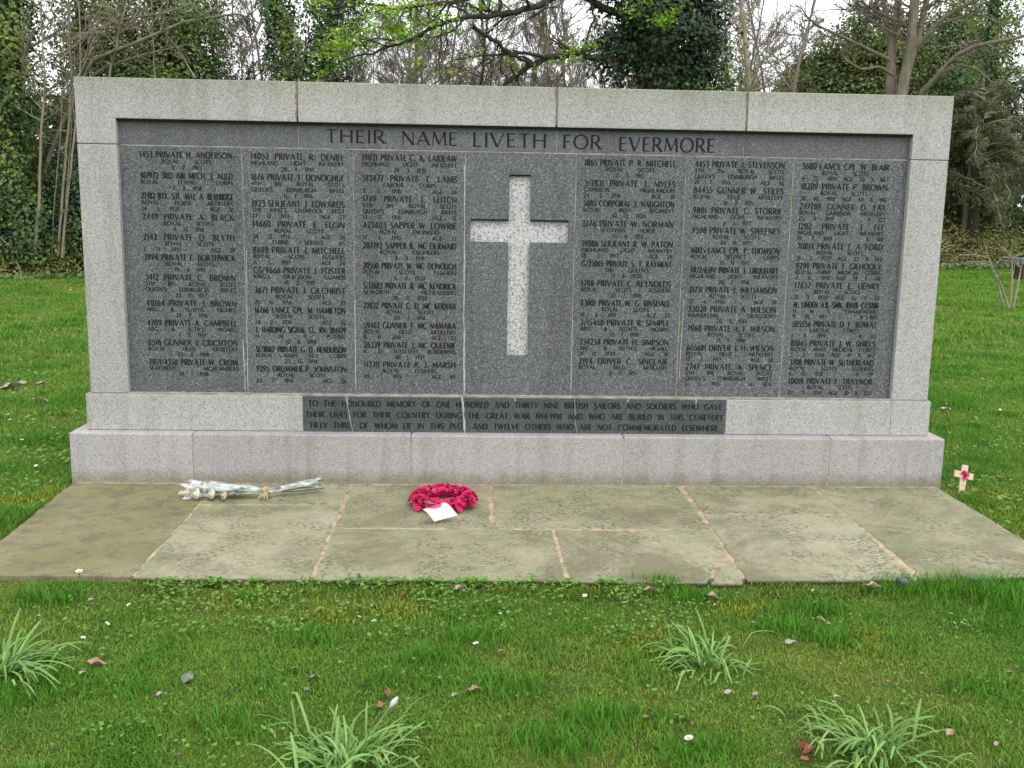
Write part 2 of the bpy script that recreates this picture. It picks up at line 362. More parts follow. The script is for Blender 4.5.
class Ink:
    """flat filled letters cut into the face y = yf"""
    def __init__(s, yf): s.mb = MB(); s.yf = yf; s.k = 0
    def stroke(s, pts, w, x0, z0, h, xs, tk, tn):
        P = np.array(pts, float); P = np.stack([P[:, 0] * h * xs + x0, P[:, 1] * h + z0], 1)
        T = np.gradient(P, axis=0) if len(P) > 2 else np.repeat((P[1] - P[0])[None], 2, 0)
        T /= (np.linalg.norm(T, axis=1, keepdims=True) + 1e-9); Nn = np.stack([-T[:, 1], T[:, 0]], 1)
        if w == K: wd = np.full(len(P), tk)
        elif w == N_: wd = np.full(len(P), tn)
        else: wd = tn + (tk - tn) * np.abs(T[:, 1]) ** 1.3
        wd = wd[:, None] * h / 2
        A, B = P + Nn * wd, P - Nn * wd
        s.k += 1; y = s.yf - 0.00004 * (s.k % 9)
        V = np.zeros((2 * len(P), 3)); V[0::2, 0], V[0::2, 2] = A[:, 0], A[:, 1]; V[1::2, 0], V[1::2, 2] = B[:, 0], B[:, 1]; V[:, 1] = y
        F = [[2 * i, 2 * i + 1, 2 * i + 3, 2 * i + 2] for i in range(len(P) - 1)]
        s.mb.add(V, F)
    def width(s, word, gap): return sum(GL[c][0] for c in word) + gap * (len(word) - 1)
    def word(s, word, x, z, h, xs, gap, tk, tn, serif=0.0, tilt=0.0):
        for c in word:
            wd, st = GL[c]
            for w, pts in st:
                s.stroke(pts, w, x, z, h, xs, tk, tn)
                if serif and w == K and c not in '.,':
                    for p in (pts[0], pts[-1]):
                        if p[1] in (0, 1): s.stroke([(p[0] - serif, abs(p[1] - .025)), (p[0] + serif, abs(p[1] - .025))], N_, x, z, h, xs, tk, tn * .8)
            x += (wd + gap) * h * xs
        return x
    def line(s, text, xl, xr, z, h, mode, tk=.19, tn=.10, gap=.17, serif=0.0):
        words = text.split(); W = [s.width(w, gap) * h for w in words]; tot = sum(W); room = xr - xl
        if mode == 'date' and len(words) == 1: mode = 'centre'
        mn = .42 * h
        xs = min(1.0 if mode != 'fill' else (1.0 if h > .035 else .92), (room - (mn if mode != 'fill' else .62 * h) * (len(words) - 1)) / tot)
        if mode == 'loose':                     # two short words set wide apart round the middle
            sp = min((.07 if words[0][0].isdigit() else .17) * room, (room - tot * xs) / max(1, len(words) - 1)); used = tot * xs + sp * (len(words) - 1)
            x = (xl + xr - used) / 2
        else:
            sp = (room - tot * xs) / max(1, len(words) - 1); x = xl
        for w, ww in zip(words, W):
            s.word(w, x, z, h, xs, gap, tk, tn, serif); x += ww * xs + sp
    def build(s, parent, mat='letter'): return s.mb.build('inscription', M[mat], parent, smooth=False)

# ------------------------------------------------------------------ the memorial wall
mem = empty('war_memorial', (0, 0, 0))
tag(mem, 'wide pale granite war memorial wall with dark name panels and a central cross', 'war memorial')
ZT, ZR, Z0, Z1 = 2.253, 2.037, 0.4995, 0.2865
XL, XR = -2.45, 2.45; RL, RR = XL + 0.215, XR - 0.218
D = 0.038                                   # how far the panels lie back from the frame
zj = float(WL(95, 143.8)[2]) * .5 + float(WL(930, 160)[2]) * .5
g = 0.0022
def X(u, v, y=0.0): return float(WL(u, v, y)[0])
# capping row, corner stones run down to the band's bed joint
xa, xb, xc = X(297, 100), X(557, 103), X(747, 115)
def lshape(name, pts):
    bm = bmesh.new(); prism(bm, pts, 0.0, 0.45, 'y', 0.004); return obj(name, bm, M['granite'], mem)
lshape('corner_stone', [(XL, zj + g), (RL, zj + g), (RL, ZR), (xa - .004, ZR), (xa - .004, ZT), (XL, ZT)])
lshape('corner_stone', [(xc + .004, ZR), (RR, ZR), (RR, zj + g), (XR, zj + g), (XR, ZT), (xc + .004, ZT)])
block('capping_stone', xa + .004, xb - .004, 0, .45, ZR, ZT, M['granite'], mem, .004)
block('capping_stone', xb + .004, xc - .004, 0, .45, ZR, ZT, M['granite'], mem, .004)
block('pilaster', XL, RL, 0.001, .45, Z0 + g, zj - g, M['granite'], mem, .004)
block('pilaster', RR, XR, 0.001, .45, Z0 + g, zj - g, M['granite'], mem, .004)
# mortar core behind the stones
block('mortar_joint', XL + .006, XR - .006, .006, .44, ZR + .02, ZT - .008, M['mortar_brown'], mem, 0)
block('mortar_joint', XL + .004, RL - .004, .005, .44, Z0 - .01, zj + .012, M['mortar_brown'], mem, 0)
block('mortar_joint', RR + .004, XR - .004, .005, .44, Z0 - .01, zj + .012, M['mortar_brown'], mem, 0)
# title band
cuts = [RL, X(298.5, 135, D), X(557, 140, D), X(744, 145, D), RR]
zb0, zb1 = zj + .0035, ZR - .002
bands = []
for i in range(4):
    bands.append(block('title_panel' if i in (1, 2) else 'band_panel', cuts[i] + (g * .8 if i else 0), cuts[i + 1] - (g * .8 if i < 3 else 0), D, .2, zb0, zb1, M['granite_band'], mem, .0015))
for bi, words in ((1, [('THEIR', 326, 384.5, 142.3, 129.2), ('NAME', 402, 457, 144.6, 131.3), ('LIVETH', 473, 546, 146.4, 132.6)]),
                  (2, [('FOR', 563, 600.5, 148.5, 134.5), ('EVERMORE', 619, 714.5, 150.8, 136.8)])):
    for w, u0, u1, vb, vt in words:
        ink = Ink(D - .0006)
        a, b = WL(u0, vb, D), WL(u1, vb + (u1 - u0) * .018, D); h = float(WL(u0, vt, D)[2] - a[2])
        z = float(a[2] + b[2]) / 2 - .001
        gap = .17; nat = ink.width(w, gap) * h
        xs = (b[0] - a[0]) / nat
        ink.word(w, float(a[0]), z, h, xs, gap, .175, .085, .08)
        ink.build(bands[bi])
# name panels
jc = [RL] + [(X(t, tv, D) + X(b, bv, D)) / 2 for t, tv, b, bv in ((242, 152, 248, 391), (352.4, 155, 356, 392), (465, 157, 464, 394), (576, 158, 571, 395), (685.6, 161, 676.8, 396), (794, 163, 779.5, 397))] + [RR]
zp0, zp1 = Z0 + .0045, zj - .0035
NAMES = [
 """1453 PRIVATE H. ANDERSON|ROYAL SCOTS|11. 9. 1915
107972 3RD AIR MECH. J. AULD|ROYAL FLYING CORPS|7. 2. 1918
22702 BTY. SJT. MAJ. A. BEVERIDGE|ROYAL HORSE ARTILLERY|14. 5. 1921 AGE 36
2449 PRIVATE A. BLACK|ROYAL SCOTS|4. 12. 1916
2142 PRIVATE D. BLYTH|ROYAL SCOTS|1. 3. 1915 AGE 39
3994 PRIVATE F. BORTHWICK|ROYAL SCOTS|19. 4. 1915
3412 PRIVATE C. BROWN|5TH BN. ROYAL SCOTS|QUEEN'S EDINBURGH RIFLES|23. 9. 1917
40164 PRIVATE J. BROWN|ARG. & SUTH'D. HIGHRS.|29. 9. 1916
4709 PRIVATE A. CAMPBELL|ARG. & SUTH'D HIGHRS.|1. 2. 1917
6518 GUNNER J. CRICHTON|ROYAL FIELD ARTILLERY|23. 4. 1918
TR/1/4356 PRIVATE W. CROW|SEAFORTH HIGHLANDERS|10. 1. 1918""",
 """14052 PRIVATE R. DENBY|HIGHLAND LIGHT INFANTRY|28. 4. 1919
1676 PRIVATE T. DONOGHUE|4TH BN. ROYAL SCOTS|QUEEN'S EDINBURGH RIFLES|11. 1. 1916
1923 SERJEANT J. EDWARDS|THE KING'S LIVERPOOL REGT|27. 12. 1917 AGE 27
14660 PRIVATE E. ELGIN|ROYAL SCOTS|26. 12. 1914 AGE 34|F. FERRIE SERVED AS
8698 PRIVATE J. MITCHELL|ROYAL SCOTS FUSILIERS|11. 5. 1917 AGE 24
GS/9666 PRIVATE J. FOSTER|KING'S DRAGOON GUARDS|19. 2. 1919
3671 PRIVATE J. GILCHRIST|ROYAL SCOTS|20. 11. 1916 AGE 23
16766 LANCE CPL. M. HAMILTON|ROYAL SCOTS|26. 2. 1916 AGE 22
J. HARDING SIGNAL CL. RN 304429|H. M. S. PETEREL|12. 11. 1918
SE/18162 PRIVATE G. D. HENDERSON|ROYAL ARMY VET. CORPS|23. 12. 1918
9295 DRUMMER P. JOHNSTON|ROYAL SCOTS|22. 7. 1916 AGE 36""",
 """19021 PRIVATE C. A. LAIDLAW|HIGHLAND LIGHT INFANTRY|29. 3. 1921
513477 PRIVATE T. LAMB|LABOUR CORPS|2. 5. 1918 AGE 36
1749 PRIVATE T. LEITCH|4TH BN. ROYAL SCOTS|QUEEN'S EDINBURGH RIFLES|13. 12. 1916 AGE 31
423403 SAPPER W. LOWRIE|ROYAL ENGINEERS|17. 6. 1915 AGE 37
207792 SAPPER R. MC DERMAID|ROYAL ENGINEERS|8. 11. 1918
20550 PRIVATE W. MC DONOUGH|ROYAL SCOTS FUSILIERS|6. 11. 1920
S/12683 PRIVATE R. MC KENDRICK|SEAFORTH HIGHLANDERS|28. 10. 1920
22032 PRIVATE C. D. MC KERNAN|ROYAL SCOTS|20. 7. 1916
59462 GUNNER T. MC NAMARA|ROYAL FIELD ARTILLERY|8. 11. 1919 AGE 23
26339 PRIVATE J. MC QUEENIE|K. O. SCOTTISH BORDERERS|16. 1. 1921
11378 PRIVATE R. J. MARSH|ROYAL FUSILIERS|09. 1. 1915 AGE 40""",
 None,
 """1865 PRIVATE P. R. MITCHELL|ROYAL SCOTS|2. 7. 1915
3/7831 PRIVATE J. MYLES|CAMERON HIGHLANDERS|24. 5. 1916 AGE 18
5085 CORPORAL J. NAUGHTON|ROYAL IRISH REGIMENT|30. 12. 1920
5176 PRIVATE W. NORMAN|SCOTTISH HORSE|15. 11. 1915
19086 SERJEANT R. W. PATON|HIGHLAND LIGHT INFANTRY|18. 3. 1917 AGE 26
G/25065 PRIVATE S. T. RAYMENT|THE QUEEN'S|17. 6. 1920
1788 PRIVATE C. REYNOLDS|ROYAL SCOTS FUSILIERS|23. 7. 1916
23001 PRIVATE W. G. RINSDALE|ROYAL SCOTS|19. 6. 1917 AGE 22
3/15468 PRIVATE R. SEMPLE|ARG. & SUTH'D. HIGHRS.|13. 1. 1918
254234 PRIVATE H. SIMPSON|ARG. & SUTH'D HIGHRS.|31. 12. 1920 AGE 38
2194 DRIVER C. SINCLAIR|ROYAL FIELD ARTILLERY|2. 11. 1915""",
 """4453 PRIVATE J. STEVENSON|4TH BN. ROYAL SCOTS|QUEEN'S EDINBURGH RIFLES|20. 7. 1915 AGE 36
84455 GUNNER W. STILES|ROYAL FIELD ARTILLERY|16. 2. 1915
9801 PRIVATE C. STORRIE|HIGHLAND LIGHT INFANTRY|6. 5. 1917
9598 PRIVATE W. SWEENEY|ROYAL SCOTS|24. 11. 1917
16025 LANCE CPL. P. THOMSON|ROYAL DEFENCE CORPS|15. 11. 1917
TR/2/6594 PRIVATE J. URQUHART|HIGHLAND LIGHT INFANTRY|20. 2. 1918
21731 PRIVATE J. WILLIAMSON|ROYAL SCOTS|22. 6. 1915 AGE 19
33028 PRIVATE A. WILSON|INNISKILLING DRAGOONS|20. 9. 1917
7960 PRIVATE A. F. WILSON|ROYAL SCOTS|21. 9. 1918
605681 DRIVER J. H. WILSON|ROYAL FIELD ARTILLERY|12. 2. 1917 AGE 36
2747 PRIVATE A. SPENCE|5TH BN. ROYAL SCOTS|QUEEN'S EDINBURGH RIFLES|3. 2. 1915 AT SEA""",
 """3680 LANCE CPL. W. BLAIR|ROYAL SCOTS|4. 12. 1919 AGE 22 X 867
18289 PRIVATE P. BROWN|ROYAL SCOTS|30. 10. 1918 AGE 40 X 180
277789 GUNNER D. FAY|ROYAL GARRISON ARTILLERY|25. 11. 1919 X 122
1202 PRIVATE J. FEE|HIGHLAND LIGHT INFANTRY|19. 7. 1919 X 180
70814 PRIVATE T. A. FORD|ROYAL SCOTS|21. 3. 1920 AGE 23 X 102
9299 PRIVATE T. GILHOOLY|ROYAL ARMY MEDICAL CORPS|2. 6. 1919 AGE 29 X 118
17657 PRIVATE E. HENRY|ROYAL SCOTS|21. 2. 1920 AGE 32 X 33
W. LINDEN A.B. SMN. RNVR CZ/1706|H. M. S. "CHAMPAGNE"|9. 10. 1917 K 3 887
505556 PRIVATE D. F. ROWAT|LABOUR CORPS|1. 2. 1919 X 113
81065 PRIVATE J. W. SHIELS|ROYAL ARMY MEDICAL CORPS|3. 3. 1920 AGE 41 X 162
3708 PRIVATE W. SUTHERLAND|ROYAL SCOTS FUSILIERS|9. 10. 1918 X 79
10019 PRIVATE F. TRAYNOR|ROYAL SCOTS|22. 3. 1919 AGE 30 X 552"""]
#          first name line: y, left, right      last name line: y, left, right    last line y
TXT = [(155.2, 139.5, 232.5, 362, 149.5, 237.5, 374), (157, 250.5, 343, 368.8, 257, 347, 380.7), (158.2, 362.5, 456, 365, 364.5, 456, 376.5), None,
       (163.3, 584, 675, 361.7, 580, 668.5, 373), (164.8, 695, 785, 367, 686, 772, 384), (167, 803, 888, 382, 788, 873, 392.8)]
for i in range(7):
    x0, x1 = jc[i] + (g if i else 0), jc[i + 1] - (g if i < 6 else 0)
    if NAMES[i] is None: continue
    pan = block('name_panel', x0, x1, D, .2, zp0, zp1, M['granite_dark'], mem, .0015)
    y1, l1, r1, y2, l2, r2, y3 = TXT[i]
    xl = (X(l1, y1, D) + X(l2, y2, D)) / 2; xr = (X(r1, y1, D) + X(r2, y2, D)) / 2
    um = (l1 + r1) / 2; ul = (l2 + r2) / 2
    za, zc = float(WL(um, y1, D)[2]), float(WL(ul, y3, D)[2])
    ents = [e.split('|') for e in NAMES[i].split('\n')]
    pos = []; t = 0.0
    for e in ents:
        for k, ln in enumerate(e):
            pos.append((t, k, ln, k == len(e) - 1)); t += 6.4 if k == 0 and len(e) > 1 else 5.8
        t += 2.3
    sc = (za - zc) / pos[-1][0]
    for t, k, ln, last in pos:
        z = za - t * sc
        if k == 0: ink = Ink(D - .0006); ink.line(ln, xl, xr, z - .016, .0335, 'fill', .22, .13)
        elif ln[0].isdigit() and ' AGE' not in ln and ' X ' not in ln and ' K ' not in ln and ' AT ' not in ln and 'BN' not in ln:
            ink.line(ln, xl, xr, z - .0112, .0225, 'loose', .23, .15)
        elif 'ROYAL SCOTS' == ln or len(ln.split()) == 2 and len(ln) < 16: ink.line(ln, xl, xr, z - .0112, .0225, 'loose', .23, .15)
        elif ' AGE' in ln or ' AT ' in ln:
            a, b = ln.split(' A', 1); b = 'A' + b
            mid = xl + (xr - xl) * .40
            ink.line(a, xl, mid, z - .0112, .0225, 'wide', .23, .15)
            ink.line(b, xr - (xr - xl) * (.26 if 'X' not in b else .52), xr, z - .0112, .0225, 'wide', .23, .15)
        elif ' X ' in ln or ' K ' in ln:
            q = ' X ' if ' X ' in ln else ' K '; a, b = ln.split(q, 1)
            ink.line(a, xl, xl + (xr - xl) * .40, z - .0112, .0225, 'wide', .23, .15)
            ink.line(q.strip() + ' ' + b, xr - (xr - xl) * .2, xr, z - .0112, .0225, 'wide', .23, .15)
        else: ink.line(ln, xl, xr, z - .0112, .0225, 'wide', .23, .15)
        if last: ink.build(pan, 'letter_worn')
# the cross panel: a face with a cross-shaped opening, and the pale cross set back in it
x0, x1 = jc[3] + g, jc[4] - g
cxl, cxr = (X(509.3, 178, D) + X(507, 350, D)) / 2, (X(530.8, 178, D) + X(528.3, 350, D)) / 2
axl, axr = X(470.3, 231, D), X(568.7, 231, D)
czt, czb = float(WL(520, 174.6, D)[2]), float(WL(518, 355.5, D)[2])
azt, azb = float(WL(520, 219.6, D)[2]), float(WL(520, 242.3, D)[2])
xs_ = [x0, axl, cxl, cxr, axr, x1]; zs_ = [zp0, czb, azb, azt, czt, zp1]
def in_cross(i, j):
    return (i == 2 and 1 <= j <= 3) or (j == 2 and 1 <= i <= 3)
bm = bmesh.new(); CD = 0.022
vf = {}
def vv(x, y, z):
    k = (round(x, 5), round(y, 5), round(z, 5))
    if k not in vf: vf[k] = bm.verts.new((x, y, z))
    return vf[k]
for i in range(5):
    for j in range(5):
        xx0, xx1, zz0, zz1 = xs_[i], xs_[i + 1], zs_[j], zs_[j + 1]
        if not in_cross(i, j): bm.faces.new((vv(xx0, D, zz0), vv(xx1, D, zz0), vv(xx1, D, zz1), vv(xx0, D, zz1)))
        else:
            for di, dj, e in ((-1, 0, ((xx0, zz0), (xx0, zz1))), (1, 0, ((xx1, zz0), (xx1, zz1))), (0, -1, ((xx0, zz0), (xx1, zz0))), (0, 1, ((xx0, zz1), (xx1, zz1)))):
                if not in_cross(i + di, j + dj):
                    (p, q), (r, t) = e; bm.faces.new((vv(p, D, q), vv(r, D, t), vv(r, D + CD + .01, t), vv(p, D + CD + .01, q)))
for (p, q), (r, t) in (((x0, zp0), (x1, zp0)), ((x1, zp0), (x1, zp1)), ((x1, zp1), (x0, zp1)), ((x0, zp1), (x0, zp0))):
    bm.faces.new([bm.verts.new(c) for c in ((p, D, q), (r, D, t), (r, .2, t), (p, .2, q))])
cp = obj('cross_panel', bm, M['granite_dark'], mem)
bm = bmesh.new(); e = .0012
prism(bm, [(cxl - e, czb - e), (cxr + e, czb - e), (cxr + e, azb - e), (axr + e, azb - e), (axr + e, azt + e), (cxr + e, azt + e), (cxr + e, czt + e), (cxl - e, czt + e), (cxl - e, azt + e), (axl - e, azt + e), (axl - e, azb - e), (cxl - e, azb - e)], D + CD, D + CD + .02, 'y')
obj('cross', bm, M['granite_cross'], cp)
# mortar behind the panels' joints, left clear of the cross recess
for a_, b_, c_, d_ in ((RL + .001, x0 + .03, Z0 - .012, ZR - .001), (x1 - .03, RR - .001, Z0 - .012, ZR - .001), (x0 + .03, x1 - .03, zp1 - .03, ZR - .001), (x0 + .03, x1 - .03, Z0 - .012, zp0 + .03)):
    block('mortar_joint', a_, b_, D + .0015, .19, c_, d_, M['mortar'], mem, 0)
# base course with the dedication panel
BY = -0.0206; bx0, bx1 = -2.4725, 2.463
dl, dr = X(303, 415, BY), X(725.5, 418, BY)
x891 = X(891, 417, BY)
block('base_stone', bx0, dl - .002, BY, .47, Z1 + .003, Z0 - .002, M['granite'], mem, .005)
block('base_stone', dr + .004, x891 - .002, BY, .47, Z1 + .003, Z0 - .002, M['granite'], mem, .005)
block('base_stone', x891 + .002, bx1, BY + .001, .47, Z1 + .003, Z0 - .002, M['granite'], mem, .005)
block('mortar_joint', bx0 + .006, bx1 - .006, BY + .003, .46, Z1 + .001, Z0 + .001, M['mortar'], mem, 0)
block('mortar_ledge', RL, RR, BY + .004, D + .006, Z0 - .0015, Z0 + .0045, M['mortar'], mem, 0)
ded = block('dedication_panel', dl + .001, dr - .001, BY, .1, Z1 + .003, Z0 - .003, M['granite_darker'], mem, .0015)
for txt, u0, u1, va, vb in (('TO THE HONOURED MEMORY OF ONE HUNDRED AND THIRTY NINE BRITISH SAILORS AND SOLDIERS WHO GAVE', 308.5, 722, 403.9, 406.3),
                     ('THEIR LIVES FOR THEIR COUNTRY DURING THE GREAT WAR 1914-1918 AND WHO ARE BURIED IN THIS CEMETERY', 306, 723, 414.6, 417.3),
                     ('FIFTY THREE OF WHOM LIE IN THIS PLOT AND TWELVE OTHERS WHO ARE NOT COMMEMORATED ELSEWHERE', 310.5, 718, 425.2, 428.2)):
    a, b = WL(u0, va, BY), WL(u1, vb, BY)
    ink = Ink(BY - .0006); ink.line(txt, float(a[0]), float(b[0]), float(a[2] + b[2]) / 2 - .017, .034, 'fill', .23, .13, .15); ink.build(ded)
# white lime runs out of the joints, down the panels and the dedication
r_ = random.Random(5); run_no = [0]
def run(u0, v0, u1, v1, w, y, seg=7):
    run_no[0] += 1; y -= .00012 * run_no[0]
    a, b = WL(u0, v0, y), WL(u1, v1, y); P = [a + (b - a) * t for t in np.linspace(0, 1, seg)]
    V = []
    for k, p in enumerate(P):
        ww = w * r_.uniform(.35, 1.0) * (1.0 if k < seg - 1 else .2); o = r_.uniform(-.3, .3) * w
        V += [(p[0] - ww / 2 + o, y, p[2]), (p[0] + ww / 2 + o, y, p[2])]
    lr = MB(); lr.add(V, [[2 * k, 2 * k + 1, 2 * k + 3, 2 * k + 2] for k in range(seg - 1)]); lr.build('lime_streak', M['lime'], mem, smooth=False)
for u, v0, v1, w, du in ((461.5, 397, 434, .014, 4), (345.5, 396.5, 434, .005, 8), (347, 397, 405, .009, 0), (575, 399, 417, .004, 0), (696, 399, 404.5, .014, 0), (575, 420, 434, .004, 2), (628, 399, 403, .01, 0), (515, 398, 402, .01, 0)):
    run(u, v0, u + du, v1, w, BY - .0012)
for u, v0, u1, v1, w in ((464.5, 165, 463.8, 392, .009), (464, 330, 464, 394, .014), (243, 340, 245.5, 391, .008), (246.5, 250, 247.6, 391, .006), (355, 300, 356, 392, .005), (684, 300, 679, 380, .005), (572.5, 320, 571, 392, .006)):
    run(u, v0, u1, v1, w, D - .0012, 16)
# brown weather stains bleeding out of the capping joints and down from the top edge
M['stain'] = plain('weather_stain', (.24, .215, .15), .85, .15, .5, 30)
def stain(u0, v0, u1, v1, w):
    a, b = WL(u0, v0, -.0012), WL(u1, v1, -.0012); V = []; n_ = 14
    for k in range(n_ + 1):
        p = a + (b - a) * k / n_; ww = w * r_.uniform(.45, 1.0) * (1 - .5 * k / n_); o = r_.uniform(-.2, .2) * w; V += [(p[0] - ww / 2 + o, -.0012, p[2]), (p[0] + ww / 2 + o, -.0012, p[2])]
    q_ = MB(); q_.add(V, [[2 * k, 2 * k + 1, 2 * k + 3, 2 * k + 2] for k in range(n_)]); q_.build('weather_stain', M['stain'], mem, smooth=False)
for u, v0, v1, w in ((296.6, 82.5, 119, .020), (556.6, 88, 125, .022), (747.2, 93, 130, .018)): stain(u, v0, u, v1, w)
# plinth blocks
PY = -0.0985; px0, px1 = -2.548, 2.5307
pc = [px0] + [X(u, 460, PY) for u in (193, 411, 623, 829.5)] + [px1]
for i in range(5):
    block('plinth_stone', pc[i] + (.0015 if i else 0), pc[i + 1] - (.0015 if i < 4 else 0), PY, .55, -.06, Z1, M['granite_plinth'], mem, .009)
block('mortar_joint', px0 + .02, px1 - .02, PY + .003, .5, -.05, Z1 - .012, M['mortar'], mem, 0)
for a_, b_, z_, y0_, y1_, h_ in ((RL + .001, RR - .001, ZR, .010, D + .001, .011),):      # black green algae plus painted recess shade along the lintel's drip edge
    block('algae_shade_line', a_, b_, y0_, y1_, z_ - h_, z_ + .001, M['algae_shade'], mem, 0)
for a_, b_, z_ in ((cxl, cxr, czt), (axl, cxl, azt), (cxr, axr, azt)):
    block('algae_shade_line', a_ + .0005, b_ - .0005, D + .004, D + CD + .002, z_ - .009, z_ + .0008, M['algae_shade'], cp, 0)  # shade below the cross recess edges, put in as dark greenish strips

# ------------------------------------------------------------------ the paving in front
pav = empty('paving', (0, 0, 0)); tag(pav, kind='structure')
rg = random.Random(11)
def rough_poly(pts, step=.07, amp=.004):
    out = []
    for i in range(len(pts)):
        a, b = Vector((*pts[i], 0)), Vector((*pts[(i + 1) % len(pts)], 0)); n = max(1, int((b - a).length / step)); d = (b - a).normalized(); nr = Vector((-d.y, d.x, 0))
        for k in range(n):
            p = a + (b - a) * (k / n)
            p = p + nr * (rg.uniform(-amp, amp) if k else 0); out.append((p.x, p.y))
    return out
def gx(u, v): p = G(u, v); return (float(p[0]), float(p[1]))
FX = [-2.54, -1.715, -.95, -.151, .965, 1.757, 2.51]; FB = -.112; FF = -1.62
xm = gx(560, 553)[0]
slabs = [
 ([(FX[0], FB), (FX[1] - .006, FB), (FX[1] - .006, FF + .03), (FX[0] + .16, FF + .04), (FX[0] + .08, FF + .09)], 'flag_mossy'),
 ([(FX[1] + .006, FB), (FX[2] - .010, FB), (FX[2] - .010, -.505), (FX[1] + .006, -.505)], 'flag'),
 ([(FX[1] + .006, -.527), (FX[2] - .010, -.527), (FX[2] - .010, FF), (FX[1] + .006, FF + .02)], 'flag'),
 ([(FX[2] + .010, FB), (FX[3] - .012, FB), (FX[3] - .012, -.904), (FX[2] + .010, -.902)], 'flag'),
 ([(FX[3] + .012, FB), (FX[4] - .022, FB), (FX[4] - .012, -.912), (FX[3] + .012, -.906)], 'flag'),
 ([(FX[2] + .010, -.926), (xm - .008, -.928), (xm - .004, FF - .01), (FX[2] + .010, FF)], 'flag'),
 ([(xm + .008, -.932), (gx(630, 530)[0], -.936), gx(712, 571.5), gx(706, 581), (xm + .012, FF - .02)], 'flag'),
 ([(gx(630, 530)[0] + .03, -.938), (FX[4] - .012, -.938), (FX[4] - .02, gx(727, 550)[1]), gx(711.5, 570)], 'flag'),
 ([gx(729.5, 557), gx(739, 574), gx(743, 582), gx(711, 582), gx(715, 573)], 'flag'),
 ([(FX[4] + .022, FB), (FX[5] - .014, FB), (FX[5] - .014, -.636), (FX[4] + .016, -.636)], 'flag'),
 ([(FX[4] + .014, -.660), (FX[5] - .014, -.660), (FX[5] - .05, FF), (FX[4] - .02, FF - .01)], 'flag'),
 ([(FX[5] + .010, FB), (FX[6], FB), (FX[6] - .02, FF + .06), (FX[5] - .01, FF)], 'flag'),
]
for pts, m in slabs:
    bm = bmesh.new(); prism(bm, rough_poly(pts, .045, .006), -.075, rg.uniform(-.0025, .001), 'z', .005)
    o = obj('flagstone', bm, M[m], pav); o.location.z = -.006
bm = bmesh.new(); prism(bm, [(FX[0] + .05, -.103), (FX[6] - .02, -.103), (FX[6] - .06, FF + .07), (1.6, FF + .02), (-1.6, FF + .035), (FX[0] + .22, FF + .07)], -.09, -.0088, 'z'); obj('mortar_bed', bm, M['mortar_pave'], pav)
bm = bmesh.new(); prism(bm, rough_poly([(FX[0] + .02, PY - .0005), (FX[6] - .01, PY - .0005), (FX[6] - .01, PY - .012), (FX[0] + .02, PY - .012)], .06, .0015), -.02, -.0035, 'z'); obj('mortar_fillet', bm, M['mortar_pave'], pav)

# ------------------------------------------------------------------ value noise for lawns and crowns
def vnoise(x, y, s, seed):
    rr = np.random.RandomState(seed); T = rr.rand(256, 256)
    x = x * s + 1000; y = y * s + 1000; xi = np.floor(x).astype(int); yi = np.floor(y).astype(int); fx = x - xi; fy = y - yi
    fx = fx * fx * (3 - 2 * fx); fy = fy * fy * (3 - 2 * fy)
    a = T[xi % 256, yi % 256]; b = T[(xi + 1) % 256, yi % 256]; c = T[xi % 256, (yi + 1) % 256]; d = T[(xi + 1) % 256, (yi + 1) % 256]
    return (a * (1 - fx) + b * fx) * (1 - fy) + (c * (1 - fx) + d * fx) * fy
def fbm(x, y, s, seed): return .55 * vnoise(x, y, s, seed) + .3 * vnoise(x, y, s * 2.3, seed + 1) + .15 * vnoise(x, y, s * 5.1, seed + 2)

# ------------------------------------------------------------------ the lawn
def blades(mb, x, y, h, w, lean, az, col, curl=.5, z0=SOIL):
    """five-point blades: two quads' worth of strip ending in a tip"""
    n = len(x); ca, sa = np.cos(az), np.sin(az)
    px, py = -sa, ca
    V = np.zeros((n, 5, 3))
    for k, (t, ww) in enumerate(((0, 1.0), (.55, .8))):
        off = lean * h * (t ** 1.6); zz = h * t * np.sqrt(np.clip(1 - (lean * .8 * t) ** 2, .12, 1))
        V[:, 2 * k, 0] = x + ca * off + px * w * ww / 2; V[:, 2 * k, 1] = y + sa * off + py * w * ww / 2; V[:, 2 * k, 2] = z0 + zz
        V[:, 2 * k + 1, 0] = x + ca * off - px * w * ww / 2; V[:, 2 * k + 1, 1] = y + sa * off - py * w * ww / 2; V[:, 2 * k + 1, 2] = z0 + zz
    off = lean * h; zz = h * np.sqrt(np.clip(1 - (lean * .75) ** 2, .08, 1))
    V[:, 4, 0] = x + ca * off; V[:, 4, 1] = y + sa * off; V[:, 4, 2] = z0 + zz
    b = np.arange(n)[:, None] * 5
    Q = np.concatenate([b + np.array([[0, 1, 3, 2]])]); T = b + np.array([[2, 3, 4]])
    C5 = np.repeat(col[:, None, :], 5, 1)
    C5[:, :2, :] = C5[:, :2, :] * .92
    mb.v.append(V.reshape(-1, 3)); mb.c.append(C5.reshape(-1, 3)); mb.f.append(Q + mb.n); mb.f.append(T + mb.n); mb.n += n * 5
rn = np.random.RandomState(21)
def keep_off(x, y, m=0.0):
    wall = (x > px0 - .005) & (x < px1 + .005) & (y > PY) & (y < .55)
    pv = (x > FX[0] + .015 + np.clip((-1.45 - y), 0, 1) * .8 + m) & (x < FX[6] - .015 - m) & (y > FF + .015 + m) & (y < 0)
    return ~(wall | pv)
